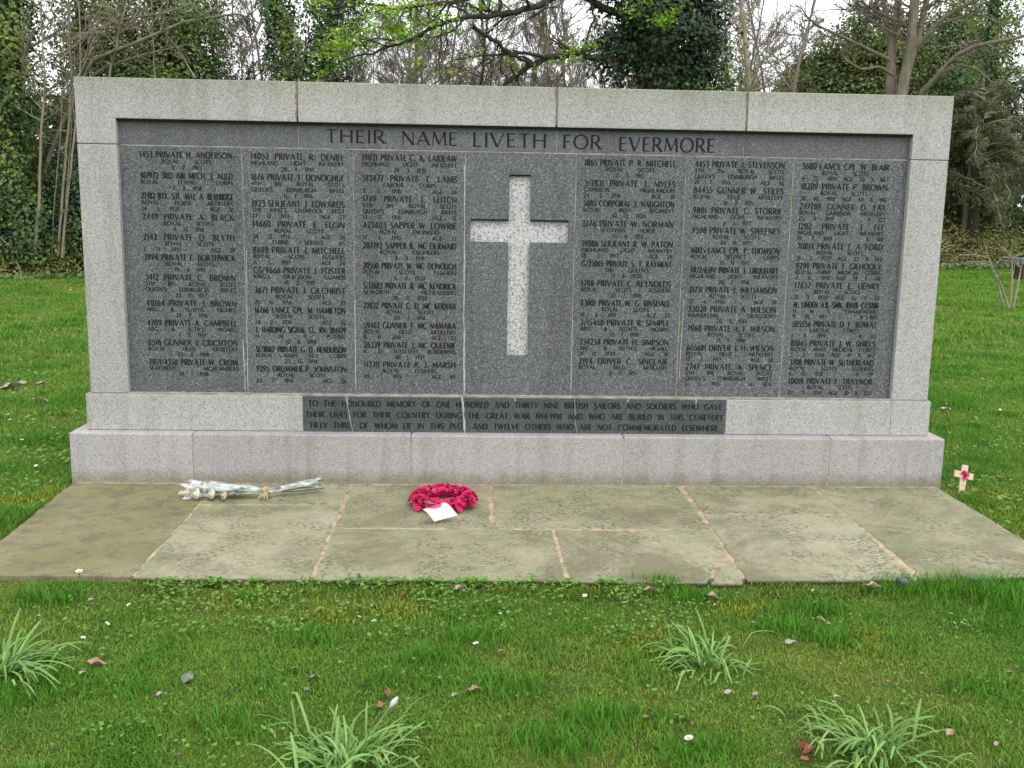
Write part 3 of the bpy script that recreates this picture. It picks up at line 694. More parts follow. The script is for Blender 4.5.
def lawn(mb, x0, x1, y0, y1, dens, hh, ww, seed, zone=None):
    n = int((x1 - x0) * (y1 - y0) * dens); x = rn.uniform(x0, x1, n); y = rn.uniform(y0, y1, n)
    k = keep_off(x, y)
    if zone is not None: k &= zone(x, y)
    x, y = x[k], y[k]
    lush = fbm(x, y, .9, 40); tuft = fbm(x, y, 3.1, 50); bare = fbm(x, y, 1.7, 60)
    # moss and thin turf close to the slab and in scattered patches
    near = np.clip(1 - np.abs(y - (FF - .1)) / .35, 0, 1) * (np.abs(x) < 2.6)
    keep = rn.rand(len(x)) < np.clip(1.15 - 1.3 * np.clip(bare - .52, 0, 1) * 4 - .45 * near, .5, 1)
    x, y, lush, tuft, near, bare = x[keep], y[keep], lush[keep], tuft[keep], near[keep], bare[keep]
    n = len(x)
    h = hh * (.55 + .5 * rn.rand(n)) * (.65 + 1.5 * np.clip(tuft - .45, 0, 1) * 2.6 + .5 * np.clip(lush - .4, 0, 1)) * (1 - .35 * near)
    g1 = np.array([.150, .296, .034]); g2 = np.array([.094, .244, .026]); g3 = np.array([.215, .312, .042]); dry = np.array([.30, .30, .12])
    a = np.clip((lush - .38) * 3, 0, 1)[:, None]; c = g1 * (1 - a) + g2 * a
    a = np.clip((bare - .46) * 4, 0, 1)[:, None]; c = c * (1 - a) + g3 * a
    a = np.clip((tuft - .55) * 5, 0, 1)[:, None] * .8; c = c * (1 - a) + np.array([.070, .215, .018]) * a
    c = c * (.68 + .62 * rn.rand(n))[:, None] * np.array([1, 1, 1]) + rn.uniform(-.008, .012, (n, 3)) * np.array([1, .6, .4])
    d = rn.rand(n) < .022 + .05 * near; c[d] = dry * (.6 + .6 * rn.rand(d.sum()))[:, None]
    blades(mb, x, y, h, ww * (.6 + .8 * rn.rand(n)), .45 + .75 * rn.rand(n), rn.uniform(0, 6.283, n), np.clip(c, .005, 1))
gm = MB()
lawn(gm, -2.6, 2.7, -3.5, -1.58, 23000, .021, .0032, 1)
lawn(gm, -4.6, -2.4, -2.4, 1.0, 8000, .032, .0042, 2)
lawn(gm, 2.4, 4.8, -2.4, 1.0, 8000, .032, .0042, 3)
lawn(gm, -3.5, -2.6, -3.5, -2.4, 3500, .04, .005, 3); lawn(gm, 2.7, 3.6, -3.5, -2.4, 3500, .04, .005, 3)
lawn(gm, -5.6, -2.3, 1.0, 5.0, 3600, .046, .006, 4)
lawn(gm, 2.3, 6.4, 1.0, 6.0, 3600, .046, .006, 5)
lawn(gm, -2.3, 2.3, .55, 5.0, 700, .046, .010, 6)
lawn(gm, -12, -4.0, 5.0, 18.5, 900, .055, .011, 7, lambda x, y: y < edgeY(x) + .3)
lawn(gm, 3.5, 22, 6.0, 30, 620, .06, .014, 8, lambda x, y: y < edgeY(x) + .3)
lawn(gm, -4.0, 3.5, 5.0, 22, 220, .055, .016, 9, lambda x, y: y < edgeY(x) + .3)
lawn(gm, -9, 9, -7, -3.5, 500, .045, .010, 10)
# long tufts leaning over the slab's front right edge and at the memorial's right side
def tuft(u, v, n, hh, spread, col=(.085, .245, .022)):
    p = G(u, v, SOIL); x = p[0] + rn.normal(0, spread, n); y = p[1] + rn.normal(0, spread * .7, n)
    k = keep_off(x, y, .02); x, y = x[k], y[k]; n = len(x)
    c = np.array(col) * (.65 + .7 * rn.rand(n))[:, None]
    blades(gm, x, y, hh * .72 * (.5 + .7 * rn.rand(n)), .0042 * (.7 + .6 * rn.rand(n)), .3 + .6 * rn.rand(n), rn.uniform(0, 6.283, n), c)
for u, v, n, hh, sp in ((955, 588, 900, .11, .16), (1010, 600, 600, .11, .12), (900, 592, 300, .09, .09), (820, 612, 300, .08, .07), (785, 630, 260, .08, .06), (835, 640, 300, .08, .08), (690, 600, 250, .08, .06), (660, 585, 200, .08, .05),
                        (470, 640, 260, .08, .07), (510, 690, 350, .08, .09), (430, 660, 240, .07, .06), (560, 745, 500, .09, .10), (610, 720, 300, .09, .07), (230, 730, 320, .08, .10), (310, 640, 260, .07, .07),
                        (250, 600, 150, .06, .05), (60, 600, 260, .07, .09), (700, 755, 300, .08, .08), (980, 690, 240, .07, .08), (965, 440, 500, .13, .22), (950, 405, 400, .15, .22), (1000, 460, 350, .12, .2), (1015, 395, 260, .14, .2), (50, 440, 300, .10, .16), (20, 470, 300, .10, .16), (40, 600, 200, .08, .08), (130, 690, 260, .07, .09)):
    tuft(u, v, n, hh, sp)
gr = gm.build('grass', M['grass']); tag(gr, 'green lawn grass with mossy thin patches and darker tufts', 'grass', kind='stuff')

# broad-leaved weeds (clover, buttercup) creeping in the turf
def leaf_quads(mb, P, Nrm, size, col, rng, aspect=.8, fold=.15):
    """one bent leaf per point: 2 quads meeting in a midrib, pointed at both ends"""
    n = len(P); Nrm = Nrm / (np.linalg.norm(Nrm, axis=1, keepdims=True) + 1e-9)
    rv = rng.normal(size=(n, 3)); A = np.cross(Nrm, rv); A /= (np.linalg.norm(A, axis=1, keepdims=True) + 1e-9); B = np.cross(Nrm, A)
    s = size[:, None]; w = s * aspect / 2
    base = P - A * s / 2; tip = P + A * s / 2 - Nrm * s * fold * .8; mid = P + Nrm * s * fold * .2
    l = P + B * w - A * s * .1 - Nrm * s * fold * .5 ; r = P - B * w - A * s * .1 - Nrm * s * fold * .5
    V = np.stack([base, l, tip, r], 1)
    b = np.arange(n)[:, None] * 4
    mb.v.append(V.reshape(-1, 3)); mb.c.append(np.repeat(col[:, None, :], 4, 1).reshape(-1, 3))
    mb.f.append(b + np.array([[0, 1, 2]]) + mb.n); mb.f.append(b + np.array([[0, 2, 3]]) + mb.n); mb.n += n * 4
wm = MB()
def weeds(n, cx, cy, sx, sy, size, cols):
    x = rn.normal(cx, sx, n); y = rn.normal(cy, sy, n); k = keep_off(x, y, .015); x, y = x[k], y[k]; n = len(x)
    if not n: return
    P = np.stack([x, y, SOIL + rn.uniform(.012, .045, n)], 1); Nn = rn.normal(0, .35, (n, 3)); Nn[:, 2] = 1
    c = np.array(cols) * (.7 + .6 * rn.rand(n))[:, None]
    leaf_quads(wm, P, Nn, size * (.6 + .8 * rn.rand(n)), c, rn, .95)
for k in range(70):
    u = rn.uniform(150, 700); v = rn.uniform(583, 640); p = G(u, v, SOIL)
    weeds(22, p[0], p[1], .055, .045, .016, (.135, .265, .05))
for k in range(24):
    u = rn.uniform(150, 620); p = G(u, 583 + rn.uniform(-1, 4), SOIL)
    weeds(22, p[0], FF - .035, .03, .014, .021, (.15, .30, .05))
for k in range(60):
    u = rn.uniform(0, 1024); v = rn.uniform(600, 765); p = G(u, v, SOIL)
    weeds(14, p[0], p[1], .07, .055, .014, (.13, .26, .045))
for k in range(60):
    u = rn.choice([rn.uniform(0, 66), rn.uniform(948, 1024)]); v = rn.uniform(330, 520); p = G(u, v, SOIL)
    weeds(16, p[0], p[1], .10, .10, .028, (.13, .26, .05))
tag(wm.build('weeds', M['leaf']), 'small round weed leaves creeping through the lawn by the paving', 'ground cover', kind='stuff')
# moss pads along the slab's front edge and beside the little cross
mm = MB()
def moss(n, cx, cy, sx, sy, col):
    x = rn.normal(cx, sx, n); y = rn.normal(cy, sy, n); k = keep_off(x, y, .0); x, y = x[k], y[k]; n = len(x)
    c = np.array(col) * (.6 + .8 * rn.rand(n))[:, None]
    blades(mm, x, y, .020 * (.5 + rn.rand(n)), .006 + 0 * x, .3 + .6 * rn.rand(n), rn.uniform(0, 6.28, n), c)
for k in range(26):
    u = rn.uniform(150, 1000); p = G(u, 586, SOIL); moss(300, p[0], FF - .02 - .12 * rn.rand(), .06, .03, (.145, .225, .036))
for u, v in ((985, 505), (1005, 515), (970, 497), (1018, 530), (990, 495), (955, 492), (240, 600), (330, 615), (400, 610), (650, 640), (20, 500), (55, 492), (740, 610), (860, 640)):
    p = G(u, v, SOIL); moss(500, p[0], p[1], .08, .06, (.24, .29, .040))
tag(mm.build('moss', M['grass']), 'yellow green moss cushions along the edge of the paving', 'moss', kind='stuff')

# ------------------------------------------------------------------ poppy wreath
M['poppy'] = leaf_mat('poppy_paper', 0.6, 0.25, 0.2)
M['black'] = plain('poppy_black', (0.012, 0.013, 0.018), 0.35, 0.5)
M['card'] = plain('white_card', (0.80, 0.80, 0.80), 0.6, 0.3, 0.03)
M['card_print'] = plain('card_pink', (0.62, 0.07, 0.17), 0.6, 0.3, 0.1)
M['card_blue'] = plain('card_blue', (0.10, 0.12, 0.42), 0.6, 0.3, 0.1)
def poppy_mesh(rng, rad):
    mb = MB()
    for lay in range(2):
        for k in range(2):
            a0 = rng.uniform(0, 6.28) + k * math.pi + lay * 1.57
            rows = []
            for t in (.12, .55, .85, 1.0):
                row = []
                for q in np.linspace(-1, 1, 7):
                    ang = a0 + q * .95 * (1 - .15 * t); r = rad * t * (1 - .20 * q * q) * (1 - .12 * lay)
                    z = rad * (.08 + .55 * t * t - .22 * t ** 4) * (.7 + .25 * lay) + rad * .10 * math.sin(q * 5 + a0 * 3) * t + rng.uniform(-.03, .03) * rad
                    row.append((r * math.cos(ang), r * math.sin(ang), z))
                rows.append(row)
            V = np.array(rows).reshape(-1, 3)
            F = [[i * 7 + j, i * 7 + j + 1, i * 7 + j + 8, i * 7 + j + 7] for i in range(3) for j in range(6)]
            c = np.array([.70, .024, .135]) * rng.uniform(.8, 1.15)
            mb.add(V, F, c)
    return mb
def orient(o, n, loc, rng):
    q = Vector(n).normalized().to_track_quat('Z', 'Y'); o.rotation_mode = 'QUATERNION'
    from mathutils import Quaternion
    o.rotation_quaternion = q @ Quaternion((0, 0, 1), rng.uniform(0, 6.28)); o.location = loc
wc = G(443.5, 500.5, .02)
wr = empty('poppy_wreath', (float(wc[0]), float(wc[1]), 0))
tag(wr, 'round wreath of crimson paper poppies with black centres lying flat on the paving', 'wreath')
r2 = random.Random(8); RW, TW = .140, .028
mb = MB(); a = np.linspace(0, 2 * np.pi, 49)
mb.tube(np.stack([RW * np.cos(a), RW * np.sin(a), np.full(49, .020)], 1), .018, 8, (.5, .014, .08)); mb.build('ring', M['poppy'], wr)
var = [poppy_mesh(r2, .037).build('poppy', M['poppy'], wr) for _ in range(4)]
bm = bmesh.new(); bmesh.ops.create_uvsphere(bm, u_segments=10, v_segments=6, radius=.0085); bmesh.ops.scale(bm, vec=(1.25, 1, .55), verts=bm.verts)
pcen = obj('poppy_centre', bm, M['black'], var[0], True); pcen.location = (0, 0, .016)
for v in var[1:2]:
    c = pcen.copy(); COL.objects.link(c); c.parent = v
kk = 0
for ring_, nn, el in ((0, 14, 55), (1, 13, 90), (2, 14, 15), (3, 10, 118)):
    for k in range(nn):
        th = 2 * math.pi * (k + .37 * ring_ + r2.uniform(-.12, .12)) / nn; e_ = R(el + r2.uniform(-12, 12))
        rad = RW + TW * math.cos(e_); z = .022 + .027 * math.sin(e_)
        n = (math.cos(e_) * math.cos(th) + r2.uniform(-.25, .25), math.cos(e_) * math.sin(th) + r2.uniform(-.25, .25), max(.15, math.sin(e_)) + r2.uniform(-.1, .1))
        if kk < 4: o = var[kk]
        else: o = copy_tree(var[kk % 4], wr)
        orient(o, n, (rad * math.cos(th), rad * math.sin(th), z), r2); kk += 1
# the white card leaning on the wreath's front
ctl, ctr, cbr, cbl = G(422.7, 509.2, .085), G(444.7, 502.2, .085), G(457.4, 515.2, .022), G(434.2, 521.6, .010)
off = np.array([wc[0], wc[1], 0])
V = []; nu = 6
for j in range(nu + 1):
    t = j / nu
    for i in range(5):
        s = i / 4; p = (ctl * (1 - s) + ctr * s) * (1 - t) + (cbl * (1 - s) + cbr * s) * t
        p = p + np.array([0, -.004, .010]) * math.sin(math.pi * t); V.append(p - off)
V = np.array(V); nrm = np.cross(V[1] - V[0], V[5] - V[0]); nrm /= np.linalg.norm(nrm); nrm *= -1 if nrm[2] < 0 else 1
F = [[j * 5 + i, j * 5 + i + 1, j * 5 + i + 6, j * 5 + i + 5] for j in range(nu) for i in range(4)]
mb = MB(); mb.add(V, F); mb.add(V - nrm * .0012, [q[::-1] for q in F])
edge = list(range(0, 5)) + [9, 14, 19, 24, 29, 34] + [33, 32, 31, 30] + [25, 20, 15, 10, 5]
mb.add(np.concatenate([V[edge], V[edge] - nrm * .0012]), [[i, (i + 1) % len(edge), (i + 1) % len(edge) + len(edge), i + len(edge)] for i in range(len(edge))])
card = mb.build('card', M['card'], wr)
def on_card(s, t, lift=.0012):
    p = (ctl * (1 - s) + ctr * s) * (1 - t) + (cbl * (1 - s) + cbr * s) * t + np.array([0, -.004, .010]) * math.sin(math.pi * t)
    return p - off + nrm * lift
mb = MB(); fan = [on_card(.5, .005)] + [on_card(.5 + .30 * math.cos(x), .005 + .30 * math.sin(x)) for x in np.linspace(0, math.pi, 15)]
mb.add(fan, [[0, i, i + 1] for i in range(1, 15)]); mb.build('printed_poppy', M['card_print'], card, smooth=False)
mb = MB(); mb.add([on_card(.02, .02), on_card(.2, .02), on_card(.2, .07), on_card(.02, .07)], [[0, 1, 2, 3]]); mb.add([on_card(.8, .02), on_card(.98, .02), on_card(.98, .07), on_card(.8, .07)], [[0, 1, 2, 3]])
mb.build('printed_band', M['card_blue'], card, smooth=False)

# ------------------------------------------------------------------ bouquet in cellophane at the plinth's foot
def cello():
    n = NT('cellophane'); k = n.noise(22, 4, 0.6)
    n.set(Roughness=.16, Specular_IOR_Level=.9); n.b.inputs['Base Color'].default_value = (.86, .88, .92, 1)
    tr = n.t.nodes.new('ShaderNodeBsdfTransparent'); mxs = n.t.nodes.new('ShaderNodeMixShader')
    n.L(n.ramp(k, [(.35, .10), (.68, .62)]), mxs.inputs[0]); n.L(tr.outputs[0], mxs.inputs[1]); n.L(n.b.outputs[0], mxs.inputs[2]); n.L(mxs.outputs[0], n.out.inputs[0])
    return n.m
M['cello'] = cello()
M['raffia'] = plain('raffia', (.62, .46, .24), .8, .2, .35, 60)
bq = empty('flower_bouquet', tuple(float(x) for x in G(255, 491, 0)))
tag(bq, 'bouquet of cream roses in clear cellophane tied with raffia below the plinth', 'bouquet')
B0 = np.array(bq.location)
def bp(u, v, z): return G(u, v, z) - B0
tie = bp(267, 491, .035); head = bp(190, 490, .03); end = bp(325, 483, .05)
r3 = np.random.RandomState(12)
ax = head - tie; L_ = np.linalg.norm(ax); ax /= L_; sd = np.cross(ax, [0, 0, 1.]); sd /= np.linalg.norm(sd); upv = np.cross(sd, ax)
# crumpled cone: a gathered throat at the tie, opening towards the flower heads
nu_, nv_ = 22, 26; V = []
for i in range(nu_ + 1):
    t = i / nu_; c = tie + ax * L_ * 1.04 * t
    rr = .016 + .044 * t ** .8
    for j in range(nv_ + 1):
        a = -.45 + (math.pi + .9) * j / nv_
        w = rr * (1 + .22 * math.sin(5 * a + 3 * t) + .14 * math.sin(11 * a - 7 * t) + r3.normal(0, .07))
        p = c + sd * math.cos(a) * w * 1.25 + upv * (math.sin(a) * w * .72) + ax * r3.normal(0, .004)
        if i == nu_: p = p + ax * (.03 * math.sin(7 * a) + r3.uniform(-.01, .03))
        p[2] = max(p[2], .004); V.append(p)
F = [[i * (nv_ + 1) + j, i * (nv_ + 1) + j + 1, (i + 1) * (nv_ + 1) + j + 1, (i + 1) * (nv_ + 1) + j] for i in range(nu_) for j in range(nv_)]
mb = MB(); mb.add(V, F)
ax2 = end - tie; L2 = np.linalg.norm(ax2); ax2 /= L2; V = []
for i in range(13):
    t = i / 12; c = tie + ax2 * L2 * .9 * t
    for j in range(15):
        a = -.3 + (math.pi + .6) * j / 14; w = (.014 + .030 * t) * (1 + .35 * math.sin(4 * a + 5 * t) + r3.normal(0, .1))
        p = c + sd * math.cos(a) * w + np.array([0, 0, 1]) * math.sin(a) * w * .7
        p[2] = max(p[2], .004); V.append(p)
mb.add(V, [[i * 15 + j, i * 15 + j + 1, (i + 1) * 15 + j + 1, (i + 1) * 15 + j] for i in range(12) for j in range(14)])
mb.build('cellophane_wrap', M['cello'], bq, smooth=False)
def rose(loc, rad, col, facing):
    mb = MB()
    for lay in range(4):
        for k in range(5):
            a0 = k * 1.257 + lay * .7 + r3.uniform(-.1, .1); rows = []
            rl = rad * (.35 + .22 * lay)
            for t in np.linspace(0, 1, 5):
                for q in np.linspace(-1, 1, 5):
                    an = a0 + q * .75; rr = rl * (math.sin(t * 1.9) * .95 + .05) * (1 + (.18 * t if lay > 1 else -.1 * t)); z = rad * (1.5 * t - .18 * lay * t) - .12 * rad * q * q
                    rows.append((rr * math.cos(an), rr * math.sin(an), z))
            mb.add(rows, [[i * 5 + j, i * 5 + j + 1, i * 5 + j + 6, i * 5 + j + 5] for i in range(4) for j in range(4)], np.array(col) * r3.uniform(.85, 1.1))
    o = mb.build('rose', M['leaf'], bq); o.rotation_mode = 'QUATERNION'; o.rotation_quaternion = Vector(facing).to_track_quat('Z', 'Y'); o.location = loc
    return o
for u, v, z, rad, col in ((189, 492.5, .022, .022, (.82, .70, .52)), (199, 493.5, .020, .024, (.82, .80, .70)), (214, 493.5, .020, .022, (.80, .82, .68)), (226, 495, .018, .019, (.78, .60, .36)), (206, 487, .045, .022, (.80, .76, .66)), (193, 487.5, .04, .020, (.82, .78, .70))):
    p = bp(u, v, z); rose(tuple(p - ax * rad * .6 + np.array([0, -.03, .006])), rad * 1.15, col, ax * 1.0 + np.array([0, -.75, .25]))
mb = MB()
for k in range(7):
    o = r3.uniform(-.014, .014, 3); e2 = end + np.array([r3.uniform(-.07, .0), r3.uniform(-.02, .03), r3.uniform(-.03, .012)])
    s0 = head + (tie - head) * .25 + sd * r3.uniform(-.04, .04)
    mb.tube([s0, (s0 + tie) / 2 + o * .5, tie + o * .5, (tie + e2) / 2 + o, e2], .0032, 6, (.10, .16, .05))
mb.build('stems', M['leaf'], bq)
P, Nn = [], []
for k in range(46):
    t = r3.uniform(.3, .95); P.append(tie + ax * L_ * t + sd * r3.normal(0, .03) * (t + .2) + np.array([0, 0, r3.uniform(-.018, .018)])); Nn.append((r3.normal(0, .6), r3.normal(0, .6), 1))
P = np.array(P); P[:, 2] = np.maximum(P[:, 2], .006)
mb = MB(); leaf_quads(mb, P, np.array(Nn), r3.uniform(.03, .055, 46), np.array([.10, .17, .06]) * r3.uniform(.7, 1.3, (46, 1)), r3, .6); mb.build('foliage', M['leaf'], bq)
mb = MB()
for k in range(6):
    a = np.linspace(0, 2 * np.pi, 15); rr = .021 + r3.uniform(-.002, .003)
    mb.tube(np.array(tie) + np.outer(np.cos(a), sd * rr) + np.outer(np.sin(a), upv * rr) + ax * (-.012 + .005 * k), .0028, 5)
for k in range(9):      # bow loops and hanging ends on the viewer's side
    a = np.linspace(0, 1, 9); s = r3.uniform(-1, 1); ln = r3.uniform(.03, .06)
    b0 = tie + np.array([0, -.026, .006])
    if k < 5: pts = [b0 + np.array([s * ln * math.sin(math.pi * t) * .6 + ln * .3 * (math.cos(2 * math.pi * t) - 1) * s, -.016 * math.sin(math.pi * t), .022 * math.sin(2 * math.pi * t)]) for t in a]
    else: pts = [b0 + np.array([s * ln * 1.0 * t - .02 * t, -ln * 1.1 * t, -.028 * t ** .5 + .006 * math.sin(3 * t)]) for t in a]
    pts = [np.array([p[0], p[1], max(p[2], .003)]) for p in pts]
    mb.tube(pts, .0028, 5)
mb.build('raffia_bow', M['raffia'], bq)

# ------------------------------------------------------------------ small wooden remembrance cross
M['pine'] = plain('pale_wood', (.66, .52, .38), .65, .3, .18, 30)
cb = G(961, 493, SOIL)
rc = empty('remembrance_cross', (float(cb[0]), float(cb[1]), SOIL)); rc.rotation_euler = (R(-14), R(13), R(6))
tag(rc, 'small tilted wooden cross with a red poppy standing in the grass beside the plinth', 'cross')
bm = bmesh.new(); w, aw, hh, az, ah = .0195, .062, .168, .088, .0195
prism(bm, [(-w, -.04), (w, -.04), (w, az), (aw, az), (aw, az + 2 * ah), (w, az + 2 * ah), (w, hh), (-w, hh), (-w, az + 2 * ah), (-aw, az + 2 * ah), (-aw, az), (-w, az)], -.005, .005, 'y', .0012)
wx = obj('wooden_cross', bm, M['pine'], rc)
pm = poppy_mesh(r2, .030).build('poppy', M['poppy'], rc); pm.rotation_euler = (R(90), 0, 0); pm.location = (.001, -.005, az + ah)
c = pcen.copy(); COL.objects.link(c); c.parent = pm; c.location = (0, 0, .010)
bm = bmesh.new(); prism(bm, [(-.012, .046), (.004, .044), (.014, .041), (.014, .044), (.004, .047), (-.012, .049)], -.0056, -.0045, 'y'); obj('printed_mark', bm, M['letter'], rc)

# ------------------------------------------------------------------ daffodil clumps
def daffodil(u, v, n, spread, length, label, seed, seedhead=False, lean=(0, 0)):
    p = G(u, v, SOIL); root = empty('daffodil_clump', (float(p[0]), float(p[1]), SOIL)); tag(root, label, 'plant', 'daffodil clumps in the lawn')
    rr = np.random.RandomState(seed); mb = MB()
    for k in range(n):
        az = rr.uniform(0, 6.283) if rr.rand() < .6 else rr.normal(-.4 + seed % 5, 1.1); r0 = abs(rr.normal(0, spread)); b = np.array([r0 * math.cos(az + rr.normal(0, .7)), r0 * math.sin(az + rr.normal(0, 1.2)), -.01])
        ln = length * rr.uniform(.45, 1.25); arch = rr.uniform(.2, 1.3); az += rr.normal(0, .3) ; d = np.array([math.cos(az) + lean[0], math.sin(az) + lean[1], 0]); wv = rr.uniform(.0028, .0050)
        th0 = rr.uniform(.05, .85); ctr = b.copy(); th = th0; pts = [ctr.copy()]; m = 9
        fold_at = rr.randint(4, 8) if rr.rand() < .38 else 99
        for j in range(m):
            th += arch * 1.5 / m * (1 + j / m) + (rr.uniform(.5, 1.0) if j == fold_at else 0); th = min(th, 2.35)
            ctr = ctr + ln / m * (d * math.sin(th) + np.array([0, 0, math.cos(th)])); ctr[2] = max(ctr[2], .012); pts.append(ctr.copy())
        pts = np.array(pts); sdv = np.array([-d[1], d[0], 0]); sdv /= np.linalg.norm(sdv); tw = rr.uniform(-.6, .6)
        prof = np.array([.65, .85, .95, 1, 1, 1, .97, .9, .75, .35]); V = []
        for j in range(m + 1):
            T = pts[min(j + 1, m)] - pts[max(j - 1, 0)]; T /= np.linalg.norm(T) + 1e-9; s2 = sdv * math.cos(tw * j / m) + np.cross(T, sdv) * math.sin(tw * j / m); nn = np.cross(s2, T)
            hw = wv * prof[j]
            V += [pts[j] - s2 * hw + nn * hw * .35, pts[j], pts[j] + s2 * hw + nn * hw * .35]
        F = []
        for j in range(m): F += [[3 * j, 3 * j + 1, 3 * j + 4, 3 * j + 3], [3 * j + 1, 3 * j + 2, 3 * j + 5, 3 * j + 4]]
        base = np.array([.165, .32, .085]) * rr.uniform(.75, 1.25) + (np.array([.04, .03, 0]) if rr.rand() < .12 else 0)
        tt = np.repeat(np.linspace(0, 1, m + 1), 3)[:, None]; cc = base * (1 - tt) + base * np.array([1.12, 1.05, .95]) * tt
        if rr.rand() < .07: cc[-6:] = np.array([.42, .36, .18])
        mb.add(V, F, cc)
    mb.build('leaves', M['daff'], root)
    if seedhead:
        st = MB(); a, b = np.array([.03, .01, 0]), WL(391, 706, p[1] + .02) - np.array(root.location)
        a2 = (a + b) / 2 + np.array([-.006, 0, .015]); ts = np.linspace(0, 1, 8)[:, None]; cur = a * (1 - ts) ** 2 + 2 * a2 * ts * (1 - ts) + b * ts ** 2
        st.tube(cur, .0032, 6, (.22, .30, .12)); st.build('flower_stem', M['daff'], root)
        hd = MB(); T = cur[-1] - cur[-2]; T /= np.linalg.norm(T)
        pts = np.array([cur[-1] - T * .004, cur[-1] + T * .006, cur[-1] + T * .016, cur[-1] + T * .027, cur[-1] + T * .034]); hd.tube(pts, [.003, .0075, .0085, .006, .0015], 8, (.62, .60, .66)); hd.build('flower_bud', M['dry'], root)
daffodil(4, 674, 90, .07, .20, 'pale daffodil leaf clump cut by the left edge of the picture', 1, lean=(.25, 0))
daffodil(345, 768, 130, .085, .205, 'daffodil leaf clump in the nearest grass carrying one closed whitish flower bud', 2, True, lean=(.05, -.05))
daffodil(708, 666, 110, .07, .17, 'daffodil leaf clump in front of the paving, one long leaf lying flat', 3)
daffodil(876, 752, 115, .085, .19, 'largest daffodil leaf clump beside the reddish dead leaves in the near right lawn', 9, lean=(0, -.05))

# ------------------------------------------------------------------ fallen leaves, daisies and other small things on the lawn
def fallen(u, v, size, col, label, rz, curl=.35, aspect=.5, group=None, z=None, lift=.026):
    size *= .8; lift *= .75
    p = G(u, v, SOIL + lift if z is None else z); rr = random.Random(int(u * 7 + v))
    V, F = [], []; m, n = 8, 4
    for i in range(m + 1):
        t = i / m; wv = aspect * size * .5 * (math.sin(math.pi * t ** .8) ** .8 + .03)
        for j in range(n + 1):
            s = j / n * 2 - 1; x = (t - .5) * size; y = s * wv * (1 + .12 * rr.uniform(-1, 1))
            V.append((x, y, size * (curl * .5 * s * s * math.sin(math.pi * t) + curl * .35 * (t - .5) ** 2 * 2) + rr.uniform(-.05, .05) * size + .06 * size * math.sin(9 * t + 4 * s)))
    F = [[i * (n + 1) + j, i * (n + 1) + j + 1, (i + 1) * (n + 1) + j + 1, (i + 1) * (n + 1) + j] for i in range(m) for j in range(n)]
    V = np.array(V); c = np.array(col) * (np.array([rr.uniform(.75, 1.2) for _ in V])[:, None])
    mb = MB(); mb.add(V, F, c); lo = V.copy(); lo[:, 2] -= .0012; mb.add(lo, [f[::-1] for f in F], c * .9)
    mb.tube([(-size * .5, 0, size * curl * .17), (-size * .62, .004, size * curl * .17 - .002), (-size * .72, .002, size * .02)], .0011, 4, np.array(col) * .7)
    o = mb.build('fallen_leaf', M['dry'], None); o.location = p; o.rotation_euler = (rr.uniform(-.25, .25), rr.uniform(-.25, .25), rz)
    tag(o, label, 'fallen leaf', group or 'dead leaves on the lawn'); return o
fallen(96, 664, .085, (.42, .27, .17), 'pinkish tan curled dead leaf right of the left daffodil clump', .2, .45, .42)
fallen(188, 677, .075, (.17, .21, .15), 'grey green broad fallen leaf standing upright in the grass', 1.5, .15, .6)
fallen(161, 695, .045, (.40, .30, .26), 'small pinkish brown dead leaf below the grey green leaf', .6, .5, .6)
fallen(314, 677, .055, (.20, .21, .17), 'flat grey fallen leaf in the grass above the budding daffodil clump', .1, .2, .45)
fallen(308, 689, .04, (.22, .20, .18), 'little dark grey leaf just below the flat grey one', 1.0, .3, .6)
fallen(475, 690, .06, (.33, .25, .18), 'brown tan dead leaf in the middle of the near lawn', .1, .5, .45)
fallen(455, 696, .04, (.40, .33, .25), 'pale crumpled leaf piece left of the brown tan leaf in the middle lawn', .5, .5, .5)
fallen(386, 694, .06, (.22, .12, .075), 'dark reddish brown dead leaf behind the closed daffodil bud', 2.0, .6, .55)
fallen(381, 706, .05, (.30, .17, .10), 'reddish brown dead leaf beside the stem of the closed daffodil bud', .9, .6, .5)
fallen(803, 748, .075, (.24, .085, .055), 'dark red dead leaf lying left of the largest daffodil clump', 1.1, .7, .4)
fallen(810, 752, .07, (.30, .11, .07), 'reddish curled dead leaf touching the largest daffodil clump', .6, .7, .4)
fallen(806, 761, .05, (.34, .13, .09), 'lowest red leaf of the three beside the largest daffodil clump', .2, .5, .6)
fallen(821, 619, .052, (.26, .30, .20), 'grey green pointed leaf in the grass right of the front daffodil clump', 2.4, .2, .4)
fallen(829, 624, .035, (.40, .30, .22), 'small tan leaf touching the grey green pointed leaf', .4, .5, .5)
fallen(790, 642, .06, (.36, .33, .28), 'flat pale grey leaf lying just right of the front daffodil clump', .3, .2, .5)
fallen(873, 587, .085, (.46, .35, .27), 'pale tan curled leaf at the front edge of the paving near its right joint', -.5, .5, .45, lift=.05)
fallen(712, 598, .08, (.38, .29, .21), 'crumpled tan leaf in the grass below the cracked flagstone', -.3, .6, .5)
fallen(460, 589, .07, (.42, .33, .25), 'tan leaf heap against the paving edge left of the front joint', .3, .5, .6)
fallen(650, 590, .07, (.38, .28, .20), 'pair of tan leaf scraps at the paving edge below the diagonal crack', .1, .5, .5)
fallen(640, 593, .045, (.45, .36, .28), 'small pale leaf scrap beside the pair below the diagonal crack', .8, .5, .5)
fallen(405, 595, .06, (.20, .12, .05), 'dark brown curled leaf in the weeds left of the wreath, below the paving', 1.3, .7, .4)
fallen(950, 733, .05, (.40, .30, .22), 'tan leaf right of the largest daffodil clump', .8, .5, .55)
fallen(756, 668 + 27, .045, (.34, .24, .18), 'brownish leaf below the long flat leaf of the front daffodil clump', .8, .5, .6)
